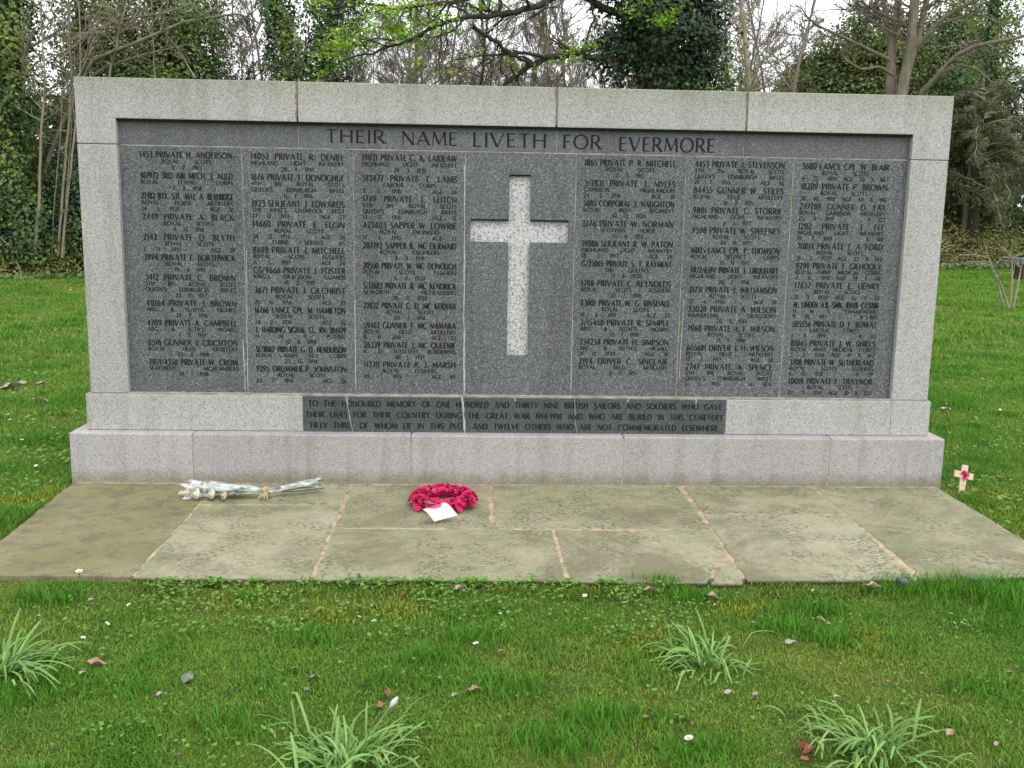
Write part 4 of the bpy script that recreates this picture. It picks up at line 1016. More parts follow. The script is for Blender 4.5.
fallen(729, 693, .05, (.40, .34, .28), 'pale beige leaf under the front daffodil clump', .2, .4, .5)
rr_ = random.Random(77)
for k in range(34):       # scraps only a few pixels large, alike in every way
    u, v = rr_.uniform(20, 1010), rr_.uniform(592, 760)
    if k < 10: v = rr_.uniform(586, 606)
    fallen(u, v, rr_.uniform(.018, .034), rr_.choice([(.42, .33, .26), (.30, .20, .13), (.48, .42, .36), (.26, .17, .10)]), 'tiny dry leaf scrap lost among the grass blades', rr_.uniform(0, 6), .5, .6, 'tiny leaf scraps in the lawn', lift=.03)
for u, v, s, lab in ((12, 386, .30, 'pale bare leaf litter patch at the left edge beside the lawn'), (40, 400, .16, 'small pale dead leaf in the lawn left of the plinth'), (42, 383, .12, 'thin pale dead leaf left of the memorial above the small one'), (945, 409, .14, 'pale flat leaf in the grass right of the memorial base')):
    fallen(u, v, s, (.46, .40, .33), lab, .2, .2, .35, lift=.05)
M['petal'] = plain('white_petals', (.80, .79, .80), .6, .3, .08, 200)
M['yolk'] = plain('daisy_yellow', (.60, .42, .04), .7, .2, .2, 200)
def daisy_root():
    t = empty('daisy', (0, 0, 0)); mb = MB()
    for k in range(14):
        a = 2 * math.pi * k / 14; c, s = math.cos(a), math.sin(a); r0, r1, w = .002, .0095, .0016
        mb.add([(r0 * c, r0 * s, .001), (r1 * .7 * c - w * s, r1 * .7 * s + w * c, .003), (r1 * c, r1 * s, .0035), (r1 * .7 * c + w * s, r1 * .7 * s - w * c, .003)], [[0, 3, 2, 1]])
    mb.build('petals', M['petal'], t)
    bm = bmesh.new(); bmesh.ops.create_uvsphere(bm, u_segments=8, v_segments=5, radius=.003); bmesh.ops.scale(bm, vec=(1, 1, .6), verts=bm.verts); c = obj('flower_centre', bm, M['yolk'], t, True); c.location = (0, 0, .0025)
    mb = MB(); mb.tube([(0, 0, 0), (.002, .001, -.02), (.001, 0, -.05)], .0009, 4, (.10, .18, .05)); mb.build('stalk', M['leaf'], t); return t
d0 = None
DZ = [(79, 572, 1.7), (107, 624, 1.1), (129, 605, 1.0), (83, 638, 1.0), (585, 596, 1.2), (626, 603, 1.6), (476, 644, 1.3), (359, 617, 1.0), (374, 621, 1.0), (670, 671, 1.0), (689, 739, 1.6), (770, 617, 1.2), (753, 623, 1.4), (500, 614, .8), (655, 610, .9),
      (8, 415, 1.5), (33, 444, 1.4), (22, 440, 1.3), (36, 466, 1.3), (43, 318, 2.2), (38, 328, 2.2), (10, 420, 1.6), (20, 360, 1.8), (38, 359, 1.7), (71, 290, 2.4), (55, 283, 2.4), (30, 290, 2.4), (985, 457, 1.6), (958, 399, 1.5), (944, 421, 1.5), (992, 470, 1.2), (1000, 410, 1.5), (946, 404, 1.5), (1006, 503, 1.0)]
for u, v, s in DZ:
    d = daisy_root() if d0 is None else copy_tree(d0)
    d0 = d0 or d; p = G(u, v, SOIL + .045); d.location = p; d.scale = (s, s, s); d.rotation_euler = (rr_.uniform(.1, .7), rr_.uniform(-.3, .3), rr_.uniform(0, 6))
    tag(d, 'tiny white daisy flower dotted in the lawn', 'daisy', 'daisies in the lawn')
M['slate'] = plain('blue_grey_stone', (.10, .115, .135), .6, .3, .3, 40)
bm = bmesh.new(); bmesh.ops.create_icosphere(bm, subdivisions=3, radius=.032)
for v in bm.verts: v.co = Vector((v.co.x * 1.0, v.co.y * .8, v.co.z * .75)) * (1 + .14 * math.sin(v.co.x * 90 + v.co.y * 60) + .1 * math.sin(v.co.z * 120))
st = obj('pebble', bm, M['slate'], None, True); st.location = G(903, 583, SOIL + .03); st.rotation_euler = (0, .4, .6)
tag(st, 'blue grey stone lying at the front edge of the paving', 'stone')

# ------------------------------------------------------------------ trees and shrubs
def wobble_path(p0, d, length, n, rng, wob=.15, up=0.0, droop=0.0):
    d = np.array(d, float); d /= np.linalg.norm(d) + 1e-9; p = np.array(p0, float); pts = [p.copy()]
    for k in range(n):
        d = d + rng.normal(0, wob, 3) + np.array([0, 0, up - droop * (k / n)]); d /= np.linalg.norm(d) + 1e-9
        p = p + d * length / n; pts.append(p.copy())
    return np.array(pts)
def grow(mb, pts, r0, r1, lev, rng, nchild, ratio, ang=(.5, 1.0), wob=.16, up=.05, droop=0.0, sides=(6, 4, 3, 3), tips=None, tint=(1, 1, 1), start=.25, minr=.004):
    n = len(pts); rad = np.linspace(r0, r1, n); mb.tube(pts, np.maximum(rad, minr), sides[0], tint)
    if tips is not None and lev <= 1: tips.append(pts[n // 2:])
    if lev == 0: return
    L = np.linalg.norm(np.diff(pts, axis=0), axis=1).sum()
    for k in range(nchild[0]):
        t = start + (1 - start) * (k + rng.rand()) / nchild[0]; i = min(int(t * (n - 1)), n - 2); f = t * (n - 1) - i
        p = pts[i] * (1 - f) + pts[i + 1] * f; T = pts[i + 1] - pts[i]; T /= np.linalg.norm(T) + 1e-9
        s = np.cross(T, rng.normal(size=3)); s /= np.linalg.norm(s) + 1e-9; a = rng.uniform(*ang)
        d = T * math.cos(a) + s * math.sin(a); ln = L * ratio[0] * rng.uniform(.55, 1.15) * (1.15 - .6 * t)
        cp_ = wobble_path(p, d, ln, 5 if lev > 1 else 4, rng, wob, up, droop)
        rr = max((r0 + (r1 - r0) * t) * .55, minr)
        grow(mb, cp_, rr, max(rr * .35, minr * .8), lev - 1, rng, nchild[1:], ratio[1:], ang, wob, up, droop, sides[1:], tips, tint, .15, minr)
def scatter(rng, n, centre, rad, noise_amp=.3, shell=.55, seed=0):
    """points in a lumpy ellipsoid, most of them near its skin, with normals"""
    d = rng.normal(size=(n, 3)); d /= np.linalg.norm(d, axis=1, keepdims=True)
    th = np.arctan2(d[:, 1], d[:, 0]); lump = 1 + noise_amp * (np.sin(th * 3 + d[:, 2] * 4 + seed) * .5 + np.sin(th * 5 - d[:, 2] * 7 + seed * 2.1) * .35 + np.sin(d[:, 2] * 11 + th * 2 + seed * 3.7) * .3)
    r = (shell + (1 - shell) * rng.rand(n) ** .6) * lump
    return np.array(centre) + d * r[:, None] * np.array(rad), d
def clumps(mb, rng, centre, rad, nclump, per, leaf, cols, clump_r=.35, seed=0, shell=.5, amp=.3, up=.5, aspect=.75):
    per = int(per * 2.1); leaf *= .66
    P, d = scatter(rng, nclump, centre, rad, amp, shell, seed); cols = np.array(cols)
    ci = rng.randint(0, len(cols), nclump); br = rng.uniform(.65, 1.3, nclump)
    Q = np.repeat(P, per, 0) + rng.normal(0, clump_r * .5, (nclump * per, 3)); Nn = np.repeat(d, per, 0) * .8 + rng.normal(0, .55, (nclump * per, 3)); Nn[:, 2] += up
    c = cols[np.repeat(ci, per)] * np.repeat(br, per)[:, None] * rng.uniform(.7, 1.3, (nclump * per, 1))
    k = Q[:, 2] > SOIL
    leaf_quads(mb, Q[k], Nn[k], leaf * rng.uniform(.45, 1.6, k.sum()), c[k], rng, aspect)
IVY = [(0.077, 0.138, 0.032), (0.057, 0.107, 0.029), (0.119, 0.188, 0.036), (0.158, 0.215, 0.04)]
IVYD = [(0.021, 0.043, 0.021), (0.029, 0.053, 0.024), (0.043, 0.072, 0.026)]
YEW = [(0.106, 0.153, 0.055), (0.139, 0.178, 0.066), (0.172, 0.204, 0.07), (0.091, 0.126, 0.062)]
HOLLY = [(0.036, 0.076, 0.05), (0.059, 0.101, 0.073), (0.084, 0.136, 0.095), (0.068, 0.101, 0.034)]
FRESH = [(0.253, 0.437, 0.034), (0.322, 0.483, 0.052), (0.196, 0.368, 0.029)]
OLIVE = [(0.128, 0.158, 0.033), (0.165, 0.188, 0.042), (0.09, 0.128, 0.03)]

def ivy_tree(base, path, r0, r1, ivy_r, n, label, leaf=.10, cols=IVY, seed=0, branches=6, group=None, blen=1.6, name='ivy_clad_tree', mat='bark_dark'):
    """trunk along `path` (offsets from the base), wrapped in ivy"""
    rng = np.random.RandomState(100 + seed); t = empty(name, tuple(base)); tag(t, label, 'tree', group)
    P = np.array(path, float); k = np.linspace(0, len(P) - 1, 14); P = np.stack([np.interp(k, np.arange(len(P)), P[:, i]) for i in range(3)], 1); P[1:-1, :2] += rng.normal(0, r0 * .12, (12, 2))
    mb = MB(); mb.tube(P, np.linspace(r0, r1, 14), 9); mb.build('trunk', M[mat], t)
    br = MB(); L = MB()
    for b in range(branches):
        f = rng.uniform(.35, .98); i = int(f * 12); a = rng.uniform(0, 6.28); d = (math.cos(a), math.sin(a), rng.uniform(.1, .8))
        grow(br, wobble_path(P[i], d, blen * rng.uniform(.6, 1.3), 6, rng, .2, .05), r1 * .35, .012, 2, rng, (6, 4), (.5, .5), minr=.006)
    if branches: br.build('branches', M['twig'], t)
    n = int(n * 2.2); leaf *= .66; m = n; f = rng.rand(m) ** .9; i = np.minimum((f * 13).astype(int), 12); ff = f * 13 - i
    C = P[i] * (1 - ff)[:, None] + P[i + 1] * ff[:, None]; a = rng.uniform(0, 6.283, m)
    rr = ivy_r * (.45 + .55 * rng.rand(m) ** .5) * (1 + .38 * np.sin(f * 17 + a * 2 + seed) + .25 * np.sin(f * 41 - a * 3)) * (1 - .25 * f)
    d = np.stack([np.cos(a), np.sin(a), 0 * a], 1); Q = C + d * rr[:, None] + rng.normal(0, .06, (m, 3)); Nn = d + rng.normal(0, .5, (m, 3)); Nn[:, 2] += .45
    patch = np.sin(f * 23 + a * 1.5) + np.sin(f * 9 - a * 2 + 1) ; cc = np.array(cols)[np.clip(((patch + 2) / 4 * len(cols) + rng.normal(0, .6, m)).astype(int), 0, len(cols) - 1)] * rng.uniform(.65, 1.35, (m, 1))
    leaf_quads(L, Q, Nn, leaf * rng.uniform(.45, 1.5, m), cc, rng, .85); L.build('ivy', M['ivy'], t)
    return t
def ZV(u, v, Y): return float(WL(u, v, Y)[2])
def rel(base, u, v, Y): p = WL(u, v, Y); return np.array([p[0] - base[0], Y - base[1], p[2] - base[2]])

# left edge: thick ivy trunk and its neighbour
b = at(20, .6); ivy_tree(b, [(0, 0, 0), (-.1, 0, 3), (.05, .1, 6), (-.3, .2, 10)], .30, .18, .62, 7200, 'ivy covered trunk at the far left edge of the picture', .12, seed=1, branches=7)
b = at(-30, 2.2); ivy_tree(b, [(0, 0, 0), (.2, 0, 4), (.4, 0, 9)], .25, .12, .8, 3800, 'dense ivy trunk half cut off by the left picture edge', .13, seed=2, branches=5)
# the dark trunk left of the wall top
b = at(91, 4.0); ivy_tree(b, [(0, 0, 0), (.05, 0, 4), (-.1, 0, 8), (-.2, 0, 11)], .15, .09, .28, 900, 'slim dark trunk rising behind the left corner of the memorial', .11, seed=3, branches=8, blen=2.0)

def crown_tree(base, parts, label, cat='tree', name='evergreen_tree', trunk=(.2, 5), group=None, seed=0, mat='leaf', leafname='crown', bark_='bark_dark'):
    rng = np.random.RandomState(300 + seed); t = empty(name, tuple(base)); tag(t, label, cat, group)
    mb = MB(); mb.tube(wobble_path((0, 0, 0), (0, 0, 1), trunk[1], 7, rng, .05), np.linspace(trunk[0], trunk[0] * .4, 8), 7)
    L = MB()
    for c, r, nc, per, leaf, cols, cr in parts:
        clumps(L, rng, c, r, nc, per, leaf, cols, cr, seed + c[0])
        top = np.array(c)
        for k in range(5):
            a = rng.uniform(0, 6.28); st_ = np.array([0, 0, min(trunk[1] * .8, max(.3, c[2] - r[2] * .6))]); e_ = top + np.array([math.cos(a) * r[0] * .6, math.sin(a) * r[1] * .6, rng.uniform(-.2, .5) * r[2]])
            mb.tube([st_, (st_ + e_) / 2 + rng.normal(0, .12, 3), e_], [trunk[0] * .3, trunk[0] * .2, .015], 5)
    mb.build('trunk', M[bark_], t); L.build(leafname, M[mat], t); return t
# the wide evergreen with a rounded right shoulder behind the wall's left half
b = at(165, 4.0); Yb = b.y
zt = ZV(165, -40, Yb)
w = .95 * 27 / 1000.0
crown_tree(b, [((.4, 0, 4.0), (2.0, 1.8, 1.7), 950, 12, .115, IVY, .38), ((-1.4, .3, 4.4), (1.5, 1.4, 2.0), 620, 12, .115, IVY + OLIVE, .4), ((-.6, 0, 6.3), (2.0, 1.6, 1.6), 620, 12, .115, OLIVE + IVY, .42), ((.7, 0, 6.0), (1.2, 1.3, 1.2), 300, 11, .11, OLIVE + IVY, .42), ((0, 0, 1.8), (2.1, 1.6, 1.6), 420, 10, .14, IVYD, .45)],
           'wide dark evergreen with a rounded right shoulder behind the left half of the wall', seed=5, trunk=(.22, 6.5), mat='ivy')
# two leaning ivy trunks
b = at(304, 1.5); Y = b.y; ivy_tree(b, [(0, 0, 0), rel(b, 298, 110, Y), rel(b, 288, 60, Y), rel(b, 272, 0, Y), rel(b, 262, -60, Y)], .20, .10, .55, 5200, 'left one of two leaning ivy trunks, its top slanting to the left', .105, IVY, seed=6, branches=5)
b = at(332, 2.0); Y = b.y; ivy_tree(b, [(0, 0, 0), rel(b, 328, 110, Y), rel(b, 326, 60, Y), rel(b, 335, 0, Y), rel(b, 350, -60, Y)], .24, .12, .85, 7200, 'right one of two leaning ivy trunks, bushy with dark ivy', .11, IVYD + IVY, seed=7, branches=5)
# slim forked trunk and thin pale one
def bare_tree(base, height, label, seed, r=.10, mat='twig', nb=(14, 8, 5), ratio=(.45, .5, .5), name='bare_tree', group=None, leaves=None, lean=(0, 0), up=.06, start=.25, minr=.007, wob=.14, ang=(.5, 1.0)):
    rng = np.random.RandomState(500 + seed); t = empty(name, tuple(base)); tag(t, label, 'tree', group)
    tr = wobble_path((0, 0, 0), (lean[0], lean[1], 1), height, 12, rng, .045); mb = MB(); mb.tube(tr, np.linspace(r, r * .25, 13), 7); mb.build('trunk', M[mat], t)
    tw = MB(); tips = []
    for k in range(nb[0]):
        f = start + (.98 - start) * (k + rng.rand()) / nb[0]; i = min(int(f * 12), 11); p = tr[i] + (tr[i + 1] - tr[i]) * (f * 12 - i); a = rng.uniform(0, 6.28); el = rng.uniform(.2, .9)
        d = (math.cos(a), math.sin(a), el); ln = height * ratio[0] * rng.uniform(.5, 1.1) * (1.1 - .7 * f)
        grow(tw, wobble_path(p, d, ln, 6, rng, wob, up), r * .42 * (1.1 - f * .7), minr, 2, rng, nb[1:], ratio[1:], ang, wob, up, 0, (4, 3, 3), tips, minr=minr)
    tw.build('twigs', M[mat], t)
    if leaves:
        L = MB(); P = np.concatenate(tips); k = rng.rand(len(P)) < leaves[0]; P = P[k]; P = np.repeat(P, leaves[3], 0) + rng.normal(0, .09, (len(P) * leaves[3], 3))
        leaf_quads(L, P, rng.normal(0, .6, P.shape) + np.array([0, 0, .6]), leaves[1] * rng.uniform(.6, 1.3, len(P)), np.array(leaves[2])[rng.randint(0, len(leaves[2]), len(P))] * rng.uniform(.7, 1.3, (len(P), 1)), rng, .6); L.build('leaves', M['leaf'], t)
    return t
bare_tree(at(462, 1.2), 9.0, 'thin straight grey sapling with whorled side shoots behind the wall left of centre', 1, .055, 'bark_dark', (20, 4, 3), (.20, .5, .5), start=.35, leaves=(.10, .06, FRESH, 2))
bare_tree(at(742, 2.0), 11.0, 'slim pale trunk with sparse yellow green buds right of the dark ivy mass', 2, .14, 'bark_pale', (22, 7, 5), (.26, .5, .5), start=.22, leaves=(.35, .07, [(.20, .27, .05), (.15, .22, .04)], 2))
bare_tree(at(770, 6.5), 11.0, 'bare open tree between the pale trunk and the yews', 3, .12, 'twig', (16, 8, 6), (.42, .5, .5))
# pale saplings by the left corner
def sapling(pix, Y0, rad, label, seed, mat='bark_pale', twigs=12, tl=1.1, extra=()):
    rng = np.random.RandomState(700 + seed); P0 = WL(pix[0][0], pix[0][1], Y0); base = np.array([P0[0], Y0, P0[2]])
    t = empty('sapling', (base[0], base[1], SOIL)); tag(t, label, 'sapling', 'pale saplings at the edge of the wood'); base[2] = SOIL
    pts = np.array([WL(u, v, Y0 + q) - base for (u, v, q) in pix]); mb = MB(); tw = MB()
    kx = np.linspace(0, len(pts) - 1, 4 * len(pts)); pts = np.stack([np.interp(kx, np.arange(len(pts)), pts[:, i]) for i in range(3)], 1); pts[1:-1, :2] += np.cumsum(rng.normal(0, .012, (len(pts) - 2, 2)), 0)
    mb.tube(pts, np.linspace(rad, rad * .35, len(pts)), 6); mb.build('stem', M[mat], t)
    for line in extra:
        q = np.array([WL(u, v, Y0 + s) - base for (u, v, s) in line]); kx = np.linspace(0, len(q) - 1, 3 * len(q)); q = np.stack([np.interp(kx, np.arange(len(q)), q[:, i]) for i in range(3)], 1)
        grow(tw, q, rad * .75, .007, 2, rng, (12, 5), (.3, .5), (.4, 1.0), .18, .02, 0, (5, 3, 3), minr=.006)
    for k in range(twigs):
        i = rng.randint(len(pts) // 3, len(pts) - 1); a = rng.uniform(0, 6.28)
        grow(tw, wobble_path(pts[i], (math.cos(a), .4 * math.sin(a), rng.uniform(.1, .9)), tl * rng.uniform(.5, 1.3), 5, rng, .2, .05), rad * .4, .005, 1, rng, (5,), (.5,), sides=(3, 3), minr=.005)
    tw.build('twigs', M['twig_pale' if mat == 'bark_pale' else 'twig'], t); return t
Ys = edgeY(-8) - .6
sapling([(35, 252, 0), (40, 180, 0), (44, 130, 0), (47, 80, 0), (41, 40, 0), (38, -30, 0)], Ys, .035, 'bowed pale sapling left of the memorial with a crook in its stem', 1)
sapling([(58, 255, 0), (66, 150, 0), (73, 78, 0), (71, 30, 0), (70, -40, 0)], Ys + .5, .034, 'straight pale sapling just touching the memorial left edge', 2, extra=[[(60, 60, 0), (80, 40, .2), (92, 28, .3), (130, 26, .5)]])
sapling([(62, 258, 0), (68, 185, 0), (74, 118, 0), (78, 60, 0), (76, -30, 0)], Ys + .2, .030, 'second straight pale sapling crossing behind the memorial corner', 3)
sapling([(108, 240, 0), (110, 75, 0), (120, 40, 0), (130, 0, 0), (133, -40, 0)], Ys + 1.0, .032, 'sapling above the wall top that leans right, with a broken side shoot', 4, extra=[[(118, 50, 0), (118, 24, 0), (104, 12, .1)]])
sapling([(152, 240, 0), (153, 78, 0), (152, 40, 0), (151, -20, 0)], Ys + 1.5, .028, 'thin upright pale stem in front of the wide evergreen', 5, twigs=7, extra=[[(195, 78, .2), (180, 52, .2), (166, 34, .2)]])
sapling([(20, 245, 0), (60, 130, 0), (95, 60, 0), (150, 37, .2), (185, 22, .4), (240, 13, .6), (262, 24, .7)], Ys + .8, .055, 'long grey bough arching right across the sky gap above the wall', 6, 'bark_grey', 14, 1.2, extra=[[(262, 20, .7), (250, 48, .7), (238, 64, .7)], [(215, 18, .6), (235, 35, .6), (262, 52, .7)], [(0, 125, -.2), (40, 97, -.2), (75, 70, 0), (112, 50, .2)], [(-10, 70, -.3), (30, 48, -.2), (60, 30, 0), (98, 8, .2)], [(60, 100, 0), (100, 70, .2), (140, 55, .3), (190, 44, .5)], [(70, 40, 0), (120, 20, .3), (170, 12, .5), (220, -8, .6)]])

for k_, (u_, dx_, y_) in enumerate(((4, 8, .1), (14, -4, .3), (30, 6, -.2), (52, 10, .0), (64, 6, -.3), (80, -6, .2))):
    sapling([(u_, 256, 0), (u_ + dx_ * .4, 190, 0), (u_ + dx_, 130, 0), (u_ + dx_ * 1.2, 60, 0), (u_ + dx_ * 1.1, 0, 0), (u_ + dx_, -40, 0)], Ys + .5 + y_, .016, ('thin pale stem rising through the hollies at the left edge', 'thin stem leaning left in front of the left ivy trunk', 'slender pale stem between the two left hollies', 'pale stem leaning right close to the bowed sapling', 'thickest of the thin stems just left of the memorial', 'thin stem half hidden by the left end of the memorial')[k_], 40 + k_, 'bark_pale' if k_ % 2 else 'bark_grey', 12, 1.0) if k_ in (1, 3, 4) else None
# the big ivy-clad oak behind the wall, with low boughs reaching left and bright new leaves
b = atY(662, 10.5); Y = 10.5
oak = ivy_tree(b, [(0, 0, 0), rel(b, 660, 90, Y), rel(b, 655, 40, Y), rel(b, 662, 0, Y), rel(b, 668, -60, Y), rel(b, 668, -160, Y)], .42, .26, .86, 9000, 'big ivy smothered oak rising behind the wall right of centre, with low boughs spreading left', .085, IVYD, seed=9, branches=3)
orng = np.random.RandomState(44); bb = np.array(b)
L = MB(); clumps(L, orng, rel(b, 622, 45, Y), (.55, .5, .40), 90, 12, .085, IVYD, .2, 1, .2); clumps(L, orng, rel(b, 700, 25, Y), (.42, .6, .9), 230, 12, .085, IVYD, .22, 2, .2); clumps(L, orng, rel(b, 690, 80, Y), (.75, .6, .4), 150, 12, .085, IVYD + IVY, .22, 3, .2); clumps(L, orng, rel(b, 660, 0, Y), (.95, .7, .5), 190, 12, .085, IVYD, .25, 5, .2)
L.build('ivy', M['ivy'], oak)
BR = MB(); tips = []
def bough(pix, r0, r1, ch=(9, 5), ratio=(.28, .5), store=True):
    q = np.array([WL(u, v, Y + s) - bb for (u, v, s) in pix]); kx = np.linspace(0, len(q) - 1, 4 * len(q)); q = np.stack([np.interp(kx, np.arange(len(q)), q[:, i]) for i in range(3)], 1); q[1:-1] += orng.normal(0, .012, (len(q) - 2, 3))
    grow(BR, q, r0, r1, 2, orng, ch, ratio, (.4, 1.1), .2, -.01, .02, (7, 4, 3), tips if store else None, minr=.005)
bough([(655, 60, 0), (610, 61, -.2), (575, 54, -.4), (548, 57, -.6), (530, 66, -.7), (512, 78, -.8), (500, 90, -.8)], .060, .028, (10, 5), (.2, .5), False)
bough([(548, 57, -.6), (520, 53, -.9), (490, 55, -1.0), (455, 60, -1.1)], .030, .010, (8, 5), (.3, .5))
bough([(660, 25, 0), (625, 16, -.1), (600, 6, -.2), (570, -12, -.4), (530, -30, -.6)], .075, .04, (9, 5), (.2, .5), False)
bough([(640, -25, 0), (600, -20, -.4), (560, -6, -.8), (530, 8, -1.0), (500, 15, -1.2), (470, 16, -1.4), (445, 22, -1.5), (410, 40, -1.6), (375, 52, -1.7), (340, 62, -1.8)], .065, .010, (16, 6), (.2, .5))
bough([(530, -30, -.6), (480, -5, -1.0), (440, 4, -1.2), (400, 8, -1.4), (362, 4, -1.6), (330, 8, -1.7)], .045, .010, (14, 6), (.22, .5))
bough([(473, 27, -1.3), (490, 39, -1.2), (512, 55, -1.0), (532, 64, -.8)], .030, .028, (4, 4), (.3, .5), False)
bough([(590, -8, -.3), (594, 18, -.4), (588, 38, -.5), (582, 48, -.5)], .022, .008, (6, 3), (.4, .5), False)
bough([(603, 62, -.2), (602, 75, -.3), (606, 92, -.3)], .02, .012, (4, 3), (.4, .5), False)
bough([(500, 15, -1.2), (500, -5, -1.2), (515, -30, -1.2)], .03, .02, (5, 4), (.4, .5))
BR.build('branches', M['bark_dark'], oak)
LF = MB(); frng = np.random.RandomState(5)
def spray(u, v, q, n, sx, sz, size=.062, cols=FRESH):
    n = int(n * 1.55); size *= 1.1
    c = WL(u, v, Y + q) - bb; m = max(2, n // 12)
    cen = c + frng.normal(0, 1, (m, 3)) * np.array([sx, .25, sz]); P = np.repeat(cen, 12, 0) + frng.normal(0, .07, (m * 12, 3)) * np.array([1.2, 1, .6])
    leaf_quads(LF, P, frng.normal(0, .45, P.shape) + np.array([0, 0, .9]), size * frng.uniform(.6, 1.3, len(P)), np.array(cols)[frng.randint(0, 3, len(P))] * np.repeat(frng.uniform(.7, 1.15, m), 12)[:, None] * frng.uniform(.8, 1.2, (len(P), 1)), frng, .65)
for u, v, n, sx, sz in ((345, 42, 150, .16, .10), (362, 37, 130, .16, .08), (333, 57, 70, .10, .07), (318, 68, 50, .07, .05), (390, 37, 110, .14, .06), (403, 33, 110, .12, .05), (418, 40, 50, .08, .04), (400, 14, 90, .12, .06), (412, 8, 70, .1, .05), (370, 8, 80, .12, .08), (383, 2, 60, .12, .05), (432, 27, 80, .12, .05), (445, 20, 60, .1, .04), (430, 10, 60, .08, .06), (385, 14, 50, .1, .05), (365, 24, 50, .1, .05), (478, 5, 40, .1, .05), (500, 4, 30, .1, .05), (325, 10, 40, .1, .08), (413, 66, 36, .06, .04), (444, 72, 26, .06, .03), (472, 54, 20, .05, .03), (515, 62, 30, .07, .05), (570, 48, 40, .08, .06), (560, 64, 36, .1, .04), (318, 8, 30, .06, .06), (585, 47, 40, .08, .05)):
    spray(u, v, -1.5 if u < 480 else -.7, n, sx, sz)
for u, v, n, sx, sz in ((666, 17, 90, .07, .035), (655, 24, 60, .06, .03), (640, 15, 26, .03, .03), (632, 8, 30, .03, .04), (648, 3, 20, .03, .03)): spray(u, v, -.95, n, sx, sz, .06)
for u, v, n, sx, sz in ((725, 52, 60, .12, .12), (735, 66, 50, .12, .1), (722, 82, 50, .1, .06), (705, 88, 60, .2, .04)): spray(u, v, .1, n, sx, sz, .06, [(.15, .24, .03), (.2, .28, .04), (.11, .19, .03)])
LF.build('new_leaves', M['leaf'], oak)

# right: pale many-stemmed tree and its long arching bough
b = atY(898, 17.0); Y = 17.0; bb = np.array(b); t = empty('multi_stemmed_tree', tuple(b)); tag(t, 'pale grey tree forking into several upright stems behind the right end of the wall', 'tree')
mb = MB(); BR = MB(); orng = np.random.RandomState(61)
def stem(pix, r0, r1, mbx=None, grow_=True, ch=(10, 6, 4), ratio=(.25, .5, .5)):
    q = np.array([WL(u, v, Y + s) - bb for (u, v, s) in pix]); kx = np.linspace(0, len(q) - 1, 5 * len(q)); q = np.stack([np.interp(kx, np.arange(len(q)), q[:, i]) for i in range(3)], 1)
    q[1:-1] += orng.normal(0, .006, (len(q) - 2, 3)); q = np.concatenate([q[:1], (q[:-2] + 2 * q[1:-1] + q[2:]) / 4, q[-1:]])
    if mbx is not None: mbx.tube(q, np.linspace(r0, r1, len(q)), 9)
    else: grow(BR, q, r0, r1, 2, orng, ch, ratio, (.4, 1.0), .18, .0, .02, (6, 4, 3), minr=.007)
stem([(897, 225, 0), (898, 130, 0), (901, 95, 0), (909, 60, 0), (913, 20, 0), (916, -20, 0), (922, -90, 0)], .145, .09, mb)
stem([(893, 225, .2), (890, 130, .2), (890, 70, .3), (893, 40, .4), (898, 10, .4), (897, -30, .4), (890, -90, .4)], .11, .07, mb)
stem([(896, 120, .3), (893, 70, .4), (888, 30, .5), (883, 0, .6), (880, -60, .6)], .075, .05, mb)
stem([(909, 62, 0), (919, 38, 0), (923, 15, .1), (931, -15, .1), (945, -70, .2)], .085, .05, mb)
mb.build('trunk', M['bark_grey'], t)
stem([(914, 50, 0), (930, 32, -.2), (944, 18, -.4), (962, 7, -.6), (985, -3, -.8), (1010, -12, -.9)], .06, .03)
stem([(928, 35, -.2), (950, 20, -.5), (975, 14, -.7), (990, 18, -.8), (998, 24, -.8), (1008, 22, -.8)], .035, .012)
stem([(920, 95, .1), (938, 75, -.2), (955, 56, -.4), (975, 46, -.6), (1000, 41, -.8), (1024, 36, -.9), (1060, 30, -1)], .065, .03)
stem([(938, 74, -.2), (960, 65, -.5), (975, 68, -.7), (990, 80, -.8), (996, 95, -.8)], .03, .01)
stem([(893, 75, .2), (880, 66, .2), (862, 70, .1), (848, 62, 0), (842, 55, 0), (846, 46, 0), (838, 40, -.1), (820, 32, -.2)], .035, .012)
stem([(890, 60, .3), (870, 50, .2), (845, 38, .1), (822, 28, 0), (808, 18, 0), (800, 5, 0)], .05, .012)
stem([(886, 20, .4), (872, 8, .3), (850, 6, .2), (845, 12, .2)], .03, .008)
stem([(820, 30, 0), (800, 48, 0), (785, 58, 0), (768, 64, 0)], .02, .008)
for k in range(26):
    u0 = orng.uniform(885, 925); v0 = orng.uniform(-60, 40); du = orng.uniform(-90, 90)
    stem([(u0, v0, .1), (u0 + du * .4, v0 - 15, .0), (u0 + du, v0 - orng.uniform(0, 50), -.1)], .028, .008, None, True, (10, 6), (.3, .5))
BR.build('branches', M['bark_grey'], t)
L = MB(); Lr = np.random.RandomState(8)
for u, v in ((962, 4), (970, 0), (1010, 12), (1016, 18), (1020, 28), (1004, 18), (955, 8), (1022, 8)):
    c = WL(u, v, Y - .6) - bb; P = c + Lr.normal(0, .1, (34, 3)); leaf_quads(L, P, Lr.normal(0, .5, P.shape) + np.array([0, 0, .8]), .075 * Lr.uniform(.6, 1.3, 34), np.array([.19, .29, .03]) * Lr.uniform(.7, 1.3, (34, 1)), Lr, .6)
L.build('new_leaves', M['leaf'], t)

